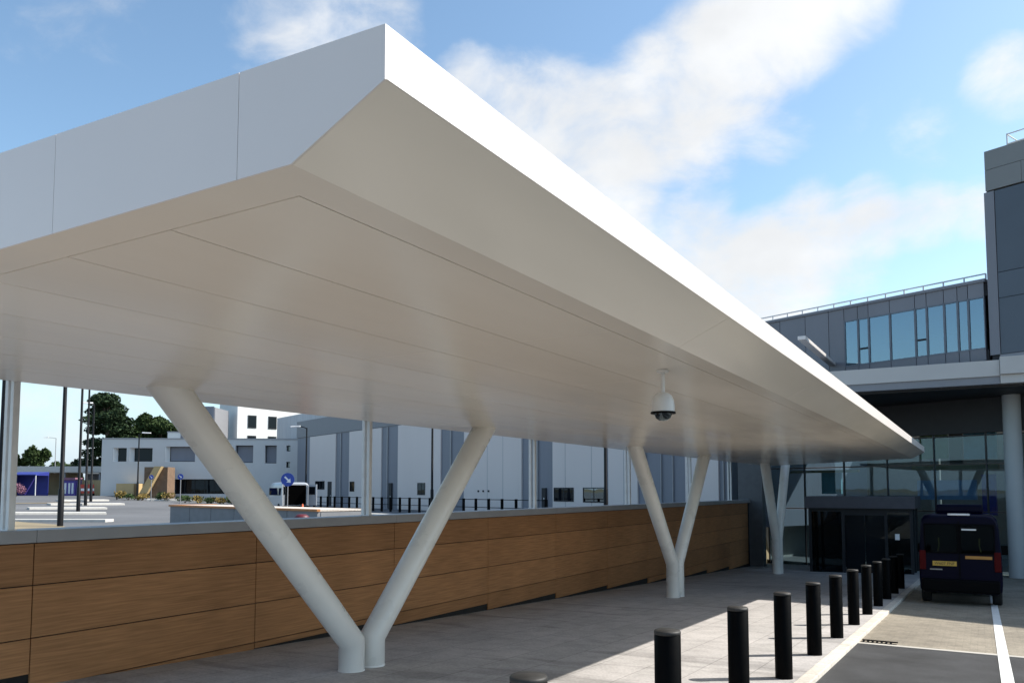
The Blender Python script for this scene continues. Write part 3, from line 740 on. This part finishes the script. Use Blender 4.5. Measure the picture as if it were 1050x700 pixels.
# cedar: layered plates, ragged outline
dT = 112
def tb_(x, y, dep=dT): p = at_depth(x, y, dep); return p
cb = at_depth(108, 505, dT); cb.z = 1.0
bl = []
rr_ = random.Random(3)
lay = [(410, 108, 3.0), (420, 110, 7), (430, 112, 9.5), (441, 108, 13), (452, 110, 15), (463, 104, 15), (474, 106, 13.5)]
for (py, px, hw) in lay:
    for j in range(7):
        xx = px+rr_.uniform(-1, 1)*hw*1.75; p = at_depth(xx, py+rr_.uniform(-3, 3), dT+rr_.uniform(-3.5, 3.5))
        bl.append((p.x-cb.x, p.y-cb.y, p.z-cb.z, rr_.uniform(1.0, 2.0), rr_.uniform(.55, .95)))
tree('cedar_tree', cb, bl, 12.5, .5, 17000, .42, M['cedar'], 'tall dark cedar tree with layered branches, left of the low building', flat=.5)
def round_tree(px, ptop, pbot, halfw, dep, lab, n=3500, m='leaf', size=.7, seed=1):
    rg = random.Random(seed); b0 = at_depth(px, 505, dep); b0.z = 1.0; k = dep/820
    cz_ = 1.75+(502-(ptop+pbot)/2)*k - 1.0; hz = (pbot-ptop)/2*k; hx = halfw*k; bl = []
    for j in range(16):
        a = rg.uniform(0, 6.28); r_ = math.sqrt(rg.random())*.72; h = rg.uniform(-.62, .68)
        bl.append((math.cos(a)*hx*r_*(1-.35*abs(h)), math.sin(a)*hx*r_, cz_+h*hz, hx*rg.uniform(.28, .46), hz*rg.uniform(.28, .45)))
    return tree('round_tree', b0, bl, cz_, .3, int(n*1.8), size*.66, M[m], lab, grp='trees beyond the car park')
round_tree(138, 424, 470, 22, 118, 'broad dark tree between the cedar and the diagonal column', 5500, seed=2)
round_tree(163, 426, 470, 23, 110, 'rounded dark tree directly above the low building roof', 6500, seed=4)
round_tree(183, 436, 470, 16, 122, 'dark tree half hidden behind the diagonal column', 3000, seed=9)
round_tree(36, 457, 500, 13, 150, 'small round tree above the flat shelter roof', 3000, 'leaf', .9, seed=5)
round_tree(18, 463, 500, 9, 150, 'small tree beside the leftmost double post', 2000, 'leaf', .9, seed=6)
round_tree(58, 472, 500, 9, 165, 'low distant tree behind the thick black lamp post', 1800, 'leaf2', .9, seed=7)
round_tree(74, 474, 500, 10, 165, 'low distant tree left of the cedar', 1800, 'leaf', .9, seed=8)

# ------------------------------------------------------------------ lamp posts
def lamp(p, h, r, lab, arm=.9, ad=(-1, 0), m='blackpole', head='lamp'):
    root = empty('lamp_post', p, lab, 'lamp post', 'lamp posts in the car park')
    MB().tube([(0, 0, -.1), (0, 0, 1.5), (0, 0, 1.55), (0, 0, h)], [r*1.35, r*1.35, r, r*.75], 12).build('pole', M[m], root)
    d = Vector((ad[0], ad[1], 0)).normalized()
    MB().tube([(0, 0, h-.05), d*arm*.5+Vector((0, 0, h+.06)), d*arm+Vector((0, 0, h+.1))], r*.5, 8).build('arm', M[m], root)
    a = d*arm; b_ = d*(arm+.75); s_ = Vector((-d.y, d.x, 0))*.16; z = Vector((0, 0, h+.06)); up_ = Vector((0, 0, .13))
    MB().hexa([a-s_+z, b_-s_+z, b_+s_+z, a+s_+z], [a-s_*.7+z+up_, b_-s_*.5+z+up_*.6, b_+s_*.5+z+up_*.6, a+s_*.7+z+up_]).build('lamp_head', M[head], root, bevel=.02)
    return root
lamp(at_lot(61.5, 540), 9, .085, 'thick black lamp post nearest the wall, left in the car park', ad=(-.5, -1))
lamp(at_lot(80, 524), 10, .085, 'second black lamp post, just right of the thickest', ad=(-.5, -1))
lamp(at_lot(87.5, 518), 9.0, .085, 'third black lamp post with its head below the canopy edge', ad=(-.5, -1), arm=.1)
lamp(at_lot(93, 514), 8, .085, 'fourth black lamp post in front of the cedar', ad=(-.5, -1), arm=.1)
lamp(lot_depth(141, 74), 6.0, .07, 'slim lamp post in front of the low building windows', ad=(1, .6), arm=.3)
lamp(lot_depth(313.5, 62), 6.3, .07, 'lamp post with a pale head at the left end of the hall', ad=(-1, -.6), arm=.5)
lamp(lot_depth(443, 47), 8, .07, 'black pole in front of a white hall panel, left of the V leg', ad=(-1, -.6))
lamp(lot_depth(621, 30), 8, .06, 'black pole in front of the hall beside the blue window', ad=(-1, -.6))
lamp(lot_depth(55.5, 130), 9.0, .07, 'thin grey lamp post far away against the sky', ad=(-1, -.6), arm=1.2, m='greypole')
lamp(lot_depth(1, 20), 8, .08, 'black pole at the very left edge of the photo', ad=(-1, -.6))

# round blue direction signs
def sign(px, py, dep, rad, lab):
    p = lot_depth(px, dep); z = 1.75+(502-py)*dep/820 - p.z
    root = empty('round_sign', p, lab, 'sign', 'round blue signs', rz=YAW)
    MB().tube([(0, 0, -.1), (0, 0, z+rad*.8)], .035, 8).build('pole', M['greypole'], root)
    rim_ = MB(); n_ = 28
    ring = [(math.cos(2*math.pi*j/n_)*rad, math.sin(2*math.pi*j/n_)*rad) for j in range(n_)]
    rim_.prism([(x, z+y) for x, y in ring], -.06, -.04); pl_ = rim_.build('sign_plate', M['blue'], root)
    w = MB(); d = math.radians(-45); k = rad
    L2 = lambda x, y: (x*math.cos(d)-y*math.sin(d), z+x*math.sin(d)+y*math.cos(d))
    w.prism([L2(-.6*k, -.12*k), L2(.15*k, -.12*k), L2(.15*k, -.4*k), L2(.65*k, 0), L2(.15*k, .4*k), L2(.15*k, .12*k), L2(-.6*k, .12*k)], -.068, -.0605)
    w.build('arrow', M['signwhite'], pl_)
sign(295, 491.5, 50, .42, 'round blue arrow sign above the silver van')
sign(185, 488.5, 62, .22, 'round blue arrow sign in front of the shopfront glass')
sign(155, 489, 70, .2, 'small round blue sign before the ochre ramp')

# ------------------------------------------------------------------ planter with orange edge
pa, pb = at_depth(175, 502, 32), at_depth(326, 502, 24.5)
d_ = pb-pa; d_.z = 0; PLn = d_.length; d_.normalize()
plr = empty('raised_planter', (pa.x, pa.y, .25), 'grey panelled planter with an orange timber edge beyond the wall', 'planter', rz=math.atan2(d_.y, d_.x))
h1_ = .84
for k in range(6):
    a, b_ = PLn*k/6, PLn*(k+1)/6
    MB().box(a+.015, b_-.015, 0, .12, -.1, h1_).build('side_panel', M['greycon'], plr)
MB().box(0, PLn, .121, 1.9, -.1, h1_-.02).build('body', M['greycon'], plr)
MB().box(-.04, PLn+.04, -.05, .07, h1_+.001, h1_+.07).box(-.04, .1, .071, 1.9, h1_+.001, h1_+.07).build('timber_edge', M['orange'], plr)
MB().box(.1, PLn, .072, 1.9, h1_+.001, h1_+.052).build('gravel_top', M['gravel'], plr)
def cone(p, lab):
    root = empty('traffic_cone', p, lab, 'traffic cone')
    MB().box(-.19, .19, -.19, .19, 0, .04).build('base', M['blackpl'], root)
    MB().lathe([(.15, .04), (.035, .78), (.02, .8)], n=16).build('body', M['cone'], root)
    MB().lathe([(.118, .28), (.09, .44)], n=16).build('band', M['signwhite'], root)
pc = lot_depth(310.5, 40)
cone((pc.x, pc.y, .254), 'orange traffic cone on the tarmac behind the silver van')
p = at_depth(310, 502, 21.0)
bn = empty('litter_bin', (p.x, p.y, .25), 'dark red litter bin peeping over the timber wall', 'litter bin')
MB().lathe([(.15, 0), (.18, .75), (.17, .77)], n=18).build('body', M['darkred'], bn); MB().lathe([(.195, .771), (.195, .80), (.12, .86), (.01, .87)], n=18).build('lid', M['darkred'], bn)
# railing in front of the hall
f0, f1 = on_facade(316, 500, 26.5), on_facade(560, 500, 26.5)
rlg = empty('guard_railing', (f0.x, f0.y, .25), 'dark guard railing with stout posts in front of the hall', 'railing')
rb_ = MB(); v = f1-f0; v.z = 0; nn = int(v.length/1.25); sp_ = MB()
for k in range(nn+1):
    q = v*(k/nn)
    MB().box(q.x-.06, q.x+.06, q.y-.06, q.y+.06, -.05, 1.0).build('post', M['blackpl'], rlg)
for zz in (.95, .5): rb_.tube([(0, 0, zz), (v.x, v.y, zz)], .022, 6)
rb_.build('rail', M['blackpl'], rlg)

# ------------------------------------------------------------------ vehicles
def van_body(mb, W, Hh, Lr, zb=.28, hood=True):
    """loft of rounded sections along +y (rear at y=0)"""
    secs = [(0.02, .94, .90, Hh-.10), (.0+.06, .985, .93, Hh-.05), (.35, 1, .93, Hh), (1.5, 1, .93, Hh+.01), (Lr*.62, 1, .92, Hh), (Lr*.70, 1, .88, Hh-.12), (Lr*.82, 1, .86, Hh*.60), (Lr*.95, .95, .84, Hh*.50), (Lr, .86, .78, Hh*.40)]
    rings = []
    for (y, wb, wt_, zt_) in secs:
        hb, ht = W/2*wb, W/2*wt_; belt = min(1.05, zt_*.62); rc = min(.16, (zt_-zb)*.2)
        half = [(hb*.90, zb), (hb*.985, zb+.06), (hb, zb+.25), (hb, belt), (ht+(hb-ht)*.15, zt_-rc*1.6), (ht-.02, zt_-rc*.7), (ht-rc*.6, zt_-rc*.15), (ht-rc*1.5, zt_)]
        ring = [(x, y, z) for x, z in half]+[(-x, y, z) for x, z in reversed(half)]
        rings.append(ring)
    n_ = len(rings[0]); vs = [p for r_ in rings for p in r_]; f = []
    for i in range(len(rings)-1):
        for j in range(n_): f.append((i*n_+j, (i+1)*n_+j, (i+1)*n_+(j+1) % n_, i*n_+(j+1) % n_))
    mb.add(vs, f, True); mb.add(rings[0], [tuple(range(n_))]); mb.add(rings[-1], [tuple(range(n_))[::-1]])
def wheel(root, x, y, r=.33, w=.2):
    t = MB().lathe([(r*.62, -w/2), (r*.93, -w/2), (r, -w*.3), (r, w*.3), (r*.93, w/2), (r*.62, w/2), (r*.62, -w/2)], (x, y, r), 28, axis='x'); o = t.build('wheel', M['rubber'], root)
    sgn = 1 if x > 0 else -1
    MB().lathe([(r*.61, -w*.42), (r*.61, w*.42)], (x, y, r), 24, axis='x').build('rim', M['rim'], o)
def mirror(root, x, y, z, m):
    sgn = 1 if x > 0 else -1
    MB().box(min(x, x+sgn*.2), max(x, x+sgn*.2), y-.05, y+.06, z, z+.24).build('wing_mirror', m, root, bevel=.03)
VW, VH, VL = 1.72, 2.14, 4.5
vy = 21.55; vxc = -.45
van = empty('dark_van', (vxc, vy, zr(vy+2)), 'dark navy van parked at the kerb beside the bollards, seen from behind', 'van')
van.rotation_euler.x = -math.atan(SLOPE)
van.location.z = zr(vy)
b_ = MB(); van_body(b_, VW, VH, VL); b_.build('body', M['navy'], van)
for x in (-.74, .74):
    for y in (.75, 3.55): wheel(van, x, y)
# rear screens in two leaves
for sg in (-1, 1):
    x0, x1 = sorted((sg*.05, sg*.70)); z0, z1 = 1.22, 1.86
    f = MB().box(x0-.03, x1+.03, -.004, .03, z0-.03, z1+.03).build('rear_window', M['blackpl'], van, bevel=.01)
    xr = sg*.44
    MB().tube([(xr, -.022, z0+.02), (xr-sg*.03, -.022, z0+.18), (xr-sg*.02, -.022, z0+.34)], .016, 8).build('grab_rail', M['yellow'], f)
    MB().box(x0, x1, -.050, -.044, z0, z1).build('pane', M['vglass'], f)
MB().box(-.012, .012, -.006, .03, .62, 1.95).build('door_seam', M['blackpl'], van)
MB().box(-.80, .80, -.10, .12, .30, .60).build('bumper', M['blackpl'], van, bevel=.04)
for sg in (-1, 1):
    x0, x1 = sorted((sg*.70, sg*.835)); MB().box(x0, x1, -.02, .1, .80, 1.25).build('tail_light', M['taillight'], van, bevel=.015)
pt = MB().box(-.56, -.06, -.03, -.005, .90, 1.01).build('number_plate', M['plate'], van, bevel=.003)
tx = bpy.data.curves.new('plate_characters', 'FONT'); tx.body = 'W607 FNF'; tx.size = .093; tx.align_x = 'CENTER'; tx.align_y = 'CENTER'; tx.extrude = .001
tf = bpy.data.objects.new('plate_characters', tx); COL.objects.link(tf); bpy.context.view_layer.update()
me_ = bpy.data.meshes.new_from_object(tf.evaluated_get(bpy.context.evaluated_depsgraph_get())); bpy.data.objects.remove(tf)
to = bpy.data.objects.new('plate_characters', me_); COL.objects.link(to); to.parent = pt; to.location = (-.31, -.032, .955); to.rotation_euler = (R(90), 0, 0); me_.materials.clear(); me_.materials.append(M['ink'])
MB().box(-.62, -.36, -.012, .0, .80, .83).build('badge', M['rim'], van)
MB().box(.12, .66, -.014, .0, 1.08, 1.15).build('tape_strip', M['orangetape'], van)
MB().box(.06, .36, -.056, -.0505, 1.74, 1.775).build('window_reflection', M['signwhite'], van)  # white strip painted as the reflection across the rear window
MB().box(-.48, .52, .35, 1.2, VH+.001, VH+.22).build('roof_box', M['navy'], van, bevel=.06)
MB().box(-.22, .24, .04, .16, VH-.055, VH-.01).build('roof_highlight_bar', M['signwhite'], van, bevel=.01)  # white bar standing in for the highlight on the rear roof edge
for sg in (-1, 1): mirror(van, sg*(VW/2-.01), 2.95, 1.12, M['blackpl'])
for sg in (-1, 1):
    x = sg*VW/2*.975
    MB().hexa([(x-.02, .5, 1.2), (x+.02, .5, 1.2), (x+.02, 2.7, 1.2), (x-.02, 2.7, 1.2)], [(x-sg*.035-.02, .5, 1.8), (x-sg*.035+.02, .5, 1.8), (x-sg*.035+.02, 2.55, 1.8), (x-sg*.035-.02, 2.55, 1.8)]).build('side_window', M['dglass'], van)

# silver van with open rear doors
sv0 = lot_depth(304, 51)
sv = empty('silver_van', (sv0.x, sv0.y, .254), 'silver van with its rear doors open behind the planter', 'van', rz=YAW+R(32))
b_ = MB(); van_body(b_, 1.75, 1.98, 4.6); b_.build('body', M['silver'], sv)
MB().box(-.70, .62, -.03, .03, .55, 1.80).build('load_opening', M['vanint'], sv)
MB().box(-.86, .86, -.09, .1, .3, .5).build('bumper', M['blackpl'], sv, bevel=.03)
for sg in (-1, 1):
    x = sg*.80
    dr = MB().hexa([(x-.03, -.02, .52), (x+.03, -.02, .52), (x+sg*.28+.03, -.72, .52), (x+sg*.28-.03, -.72, .52)], [(x-.03, -.02, 1.85), (x+.03, -.02, 1.85), (x+sg*.28+.03, -.72, 1.85), (x+sg*.28-.03, -.72, 1.85)])
    d0 = dr.build('rear_door', M['silver'], sv)
    wnd = MB().hexa([(x-sg*.0-.034, -.14, 1.2), (x+.034, -.14, 1.2), (x+sg*.23+.034, -.62, 1.2), (x+sg*.23-.034, -.62, 1.2)], [(x-.034, -.14, 1.7), (x+.034, -.14, 1.7), (x+sg*.23+.034, -.62, 1.7), (x+sg*.23-.034, -.62, 1.7)])
    wnd.build('door_window', M['dglass'], d0)
    MB().box(*(sorted((sg*.84, sg*.885))), .5, 3.1, 1.15, 1.62).build('side_window', M['dglass'], sv)
for x in (-.78, .78):
    for y in (.85, 3.6): wheel(sv, x, y)

# ------------------------------------------------------------------ far-left bits: shelter, marquee, kiosk, barrier, ramp, shrubs
def frame_at(name, px, dep, lab, cat, grp=None):
    p = lot_depth(px, dep); return empty(name, p, lab, cat, grp, rz=YAW), p.z, dep/820
r_, z_, k_ = frame_at('flat_shelter', 20, 92, 'long flat pale shelter roof on a beige wall at the far left', 'shelter')
hz_ = lambda y, k, z: 1.75+(502-y)*k-z
MB().box(-6, 126*k_, -2.2, 3, hz_(484.5, k_, z_), hz_(478.5, k_, z_)).build('roof', M['concrete'], r_)
MB().box(0, 56*k_, 1.5, 1.8, -.3, hz_(485, k_, z_)).build('wall', M['soil'], r_)
MB().box(62*k_, 122*k_, 1.5, 1.8, -.3, hz_(485, k_, z_)).build('rear_wall', M['greycon'], r_)
for x in (2, 55, 90, 121): MB().box(x*k_-.08, x*k_+.08, -1.9, -1.74, -.3, hz_(485, k_, z_)).build('post', M['greypole'], r_)
r_, z_, k_ = frame_at('blue_marquee', 33, 84, 'dark blue open-fronted marquee under the shelter at far left', 'marquee')
h = hz_(487.5, k_, z_)
MB().box(-15*k_, 15*k_, .2, .26, -.1, h).box(-15*k_, -15*k_+.06, -2, .2, .0, h).build('side_sheet', M['bluecloth'], r_)
MB().hexa([(-15*k_, -2, h), (15*k_, -2, h), (15*k_, .3, h), (-15*k_, .3, h)], [(-15*k_, -2, h+.1), (15*k_, -2, h+.1), (15*k_, .3, h+.4), (-15*k_, .3, h+.4)]).build('roof_sheet', M['bluecloth'], r_)
for x in (-14.5, 14.5): MB().tube([(x*k_, -1.95, -.1), (x*k_, -1.95, h)], .05, 8).build('leg', M['galv'], r_)
MB().tube([(4*k_, -1.9, .1), (14*k_, -1.9, h-.15)], .05, 8).build('brace', M['purple'], r_)
r_, z_, k_ = frame_at('blue_kiosk', 71, 84, 'small blue and purple kiosk with white stripes beside the black lamp posts', 'kiosk')
h = hz_(492, k_, z_)
MB().box(-6*k_, 6*k_, 0, 1.2, -.1, h).build('body', M['purple'], r_); MB().box(-6.5*k_, 6.5*k_, -.15, 1.3, h+.001, h+.25).build('roof', M['pink'], r_)
for x in (-4, 0, 3.4): MB().box(x*k_-.1, x*k_+.1, -.03, -.002, .2, h-.3).build('stripe', M['signwhite'], r_)
r_, z_, k_ = frame_at('orange_barrier', 88, 80, 'orange red barrier with a pale band in front of the ochre wall', 'barrier')
MB().box(-8*k_, 8*k_, 0, .1, .75, 1.15).box(-8*k_, 8*k_, 0, .1, .25, .5).build('board', M['red'], r_); MB().box(-8*k_, 8*k_, .01, .09, .5, .75).build('pale_board', M['signwhite'], r_)
for x in (-7, 7): MB().box(x*k_-.05, x*k_+.05, -.2, .3, -.1, .25).build('foot', M['blackpl'], r_)
r_, z_, k_ = frame_at('ochre_wall', 97, 86, 'ochre rendered garden wall under the shelter, partly in shade', 'wall')
o = MB().box(-18*k_, 21*k_, 0, .3, -.3, hz_(492, k_, z_)).build('wall_face', M['ochre'], r_)
r_, z_, k_ = frame_at('short_ochre_wall', 128, 78, 'short sunny ochre wall left of the ramp', 'wall')
MB().box(-9*k_, 9*k_, 0, 3, -.3, hz_(495.5, k_, z_)).build('wall_face', M['ochre'], r_)
r_, z_, k_ = frame_at('ramp_stair', 156, 77, 'brown gable wall with a bright sloping ochre ramp in front of the low building', 'ramp')
MB().box(-11*k_, 13*k_, .5, 2.2, -.3, hz_(478.5, k_, z_)).build('gable_wall', M['brown'], r_)
zl, zh = hz_(506, k_, z_), hz_(478, k_, z_)
MB().prism([(-13*k_, zl), (-5*k_, zl), (9*k_, zh), (2*k_, zh)], -.1, .49).build('sloping_ramp', M['ochre'], r_)
def shrub(px, dep, h, w, m, lab, n=260, sz=.17, seed=1, grp='dry shrubs along the car park edge'):
    p = lot_depth(px, dep); root = empty('dry_shrub', p, lab, 'shrub', grp); rg = random.Random(seed)
    st = MB()
    for j in range(5): st.tube([(0, 0, -.05), (rg.uniform(-w, w)*.4, rg.uniform(-.3, .3), h*.8)], [.03, .01], 5)
    st.build('stem', M['bark'], root)
    c = MB(); leafcloud(c, [(rg.uniform(-w, w)*.5, rg.uniform(-.3, .3), h*rg.uniform(.35, .75), w*.45, h*.33) for _ in range(5)], n, sz, 1.6); c.build('foliage', m, root)
sh = [(120, 'dry'), (132, 'leaf2'), (146, 'dry'), (163, 'leaf2'), (172, 'dry'), (190, 'leaf2'), (203, 'dry'), (214, 'leaf'), (226, 'dry'), (238, 'leaf2')]
sl_ = ['at the left end of the row, before the short ochre wall', 'before the short ochre wall, greener', 'at the foot of the slim lamp post', 'at the foot of the ramp', 'right of the ramp', 'under the round blue sign by the shopfront', 'left in front of the shopfront glass', 'dark, in the middle of the shopfront glass', 'right in front of the shopfront glass', 'green, at the right end beside the diagonal column']
for k, ((px, m), l) in enumerate(zip(sh, sl_)):
    shrub(px, 71 if px < 180 else 68, random.uniform(.55, .9), .9, M[m], ('straw-coloured' if m == 'dry' else 'green') + ' shrub ' + l, seed=k)
r_, z_, k_ = frame_at('flowering_shrub', 17, 76, 'pink flowering shrub beside the blue marquee', 'shrub')
c = MB(); leafcloud(c, [(0, 0, .8, .7, .5), (.4, 0, .6, .5, .4)], 500, .16); c.build('foliage', M['pink'], r_)
MB().tube([(0, 0, -.1), (0, 0, .9)], .05, 6).build('stem', M['bark'], r_)

# ------------------------------------------------------------------ camera, light, sky
cd = bpy.data.cameras.new('camera'); co = bpy.data.objects.new('camera', cd); COL.objects.link(co); SC.camera = co
co.location = CAM; co.rotation_euler = (math.pi/2+PITCH, 0, YAW)
cd.sensor_width = 36; cd.lens = 36*F/1050; cd.shift_y = (CY-350)/1050; cd.clip_start = .05; cd.clip_end = 9000
SUNV = Vector((.86, .65, 1)).normalized()
EL = math.asin(SUNV.z); AZ = math.atan2(SUNV.x, SUNV.y)
sd = bpy.data.lights.new('sun', 'SUN'); sd.energy = 5.0; sd.angle = R(.53); sd.color = (1, .95, .87)
so_ = bpy.data.objects.new('sun', sd); COL.objects.link(so_); so_.rotation_euler = SUNV.to_track_quat('Z', 'Y').to_euler()

w = bpy.data.worlds.new('World'); SC.world = w; w.use_nodes = True
nt = w.node_tree; N = nt.nodes; L = nt.links; bg = N['Background']
sky = N.new('ShaderNodeTexSky'); sky.sky_type = 'NISHITA'; sky.sun_disc = False; sky.sun_elevation = EL; sky.sun_rotation = AZ
sky.air_density = 1.0; sky.dust_density = 1.0; sky.ozone_density = 1.3
STR = .11
bg.inputs['Strength'].default_value = STR
tc = N.new('ShaderNodeTexCoord'); DIR = tc.outputs['Generated']
def math_(op, a, b_=None, clamp=False):
    q = N.new('ShaderNodeMath'); q.operation = op; q.use_clamp = clamp
    for i, x in enumerate((a, b_)):
        if x is None: continue
        if isinstance(x, (int, float)): q.inputs[i].default_value = x
        else: L.new(x, q.inputs[i])
    return q.outputs[0]
def mrange(v, a, b_, c, d):
    q = N.new('ShaderNodeMapRange'); q.interpolation_type = 'SMOOTHSTEP'
    for k, x in zip(('From Min', 'From Max', 'To Min', 'To Max'), (a, b_, c, d)): q.inputs[k].default_value = x
    L.new(v, q.inputs['Value']); return q.outputs[0]
# banks of cloud: (photo x, y, radius in photo pixels, weight)
lobes = [(330, 20, 95, .62), (270, 35, 60, .42), (380, 10, 70, .5), (548, 6, 40, .42), (490, 95, 60, .55), (555, 125, 90, .75), (630, 150, 100, .8), (690, 110, 95, .85), (745, 70, 95, .9), (800, 25, 95, .9), (855, -20, 90, .8), (700, 165, 70, .55), (790, 120, 60, .5),
         (640, 225, 72, .8), (705, 258, 85, .85), (785, 283, 92, .9), (830, 245, 70, .78), (890, 228, 60, .72), (950, 220, 52, .66), (1000, 216, 45, .6), (770, 325, 80, .7), (870, 275, 55, .5), (1035, 82, 60, .62), (955, 150, 55, .42), (30, 18, 80, .3), (120, 30, 80, .22), (40, 420, 70, .35), (130, 395, 80, .4), (60, 480, 90, .35)]
acc = None
for (x, y, rad, a) in lobes:
    dv = ray(x, y).normalized(); ra = rad/math.hypot(F, math.hypot(x-CX, y-CY))
    q = N.new('ShaderNodeVectorMath'); q.operation = 'DOT_PRODUCT'; L.new(DIR, q.inputs[0]); q.inputs[1].default_value = dv
    v = mrange(q.outputs['Value'], math.cos(ra*1.12), math.cos(ra*.1), 0, a)
    acc = v if acc is None else math_('MAXIMUM', acc, v) if a < .3 else math_('SMOOTH_MAX', acc, v)
    if getattr(acc.node, 'operation', '') == 'SMOOTH_MAX': acc.node.inputs[2].default_value = .12
def noise(sc, det, dist=0, st=(1, 1, 1.6), rough=.55):
    mp = N.new('ShaderNodeMapping'); mp.inputs['Scale'].default_value = st; L.new(DIR, mp.inputs['Vector'])
    n_ = N.new('ShaderNodeTexNoise'); n_.inputs['Scale'].default_value = sc; n_.inputs['Detail'].default_value = det; n_.inputs['Distortion'].default_value = dist; n_.inputs['Roughness'].default_value = rough
    L.new(mp.outputs[0], n_.inputs['Vector']); return n_.outputs['Fac']
n1_ = noise(9, 10, .3, rough=.6); n2_ = noise(3.2, 4)
# scattered cumulus added out of view, tuned to whiten the ambient fill
scat = mrange(n2_, .47, .66, 0, .6)
sepz = N.new('ShaderNodeSeparateXYZ'); L.new(DIR, sepz.inputs[0])
dq = N.new('ShaderNodeVectorMath'); dq.operation = 'DOT_PRODUCT'; L.new(DIR, dq.inputs[0]); dq.inputs[1].default_value = FW
scat = math_('MULTIPLY', scat, mrange(dq.outputs['Value'], .62, .8, 1, 0))
dens = math_('ADD', math_('MAXIMUM', acc, scat), math_('MULTIPLY', math_('SUBTRACT', n1_, .5), 1.35))
mask = mrange(dens, .20, .95, 0, .97)
mask = math_('MULTIPLY', mask, mrange(sepz.outputs[2], -.02, .05, 0, 1))
shade = mrange(noise(5, 6), .3, .72, .88, 1.04)
CL = .68/STR
cc = N.new('ShaderNodeVectorMath'); cc.operation = 'SCALE'; cc.inputs[0].default_value = (CL*.97, CL*.985, CL*1.0); L.new(shade, cc.inputs['Scale'])
tn = N.new('ShaderNodeVectorMath'); tn.operation = 'MULTIPLY'; L.new(sky.outputs[0], tn.inputs[0]); tn.inputs[1].default_value = (1.27, 1.40, 1.36)
hz = N.new('ShaderNodeMix'); hz.data_type = 'RGBA'; L.new(mrange(sepz.outputs[2], 0, .16, .85, 0), hz.inputs['Factor']); L.new(tn.outputs[0], hz.inputs['A']); hz.inputs['B'].default_value = (CL*.64, CL*.79, CL*.97, 1)
skyc = hz.outputs['Result']
mx = N.new('ShaderNodeMix'); mx.data_type = 'RGBA'; L.new(mask, mx.inputs['Factor']); L.new(skyc, mx.inputs['A']); L.new(cc.outputs[0], mx.inputs['B'])
L.new(mx.outputs['Result'], bg.inputs['Color'])

SC.view_settings.view_transform = 'Standard'; SC.view_settings.look = 'None'; SC.view_settings.gamma = 1; SC.view_settings.use_curve_mapping = False
SC.view_settings.exposure = 0.58
SC.render.resolution_x, SC.render.resolution_y = 1024, 682
SC.cycles.max_bounces = 10; SC.cycles.diffuse_bounces = 6; SC.cycles.glossy_bounces = 5; SC.cycles.transparent_max_bounces = 12
SC.cycles.use_denoising = True; SC.cycles.sample_clamp_indirect = 8
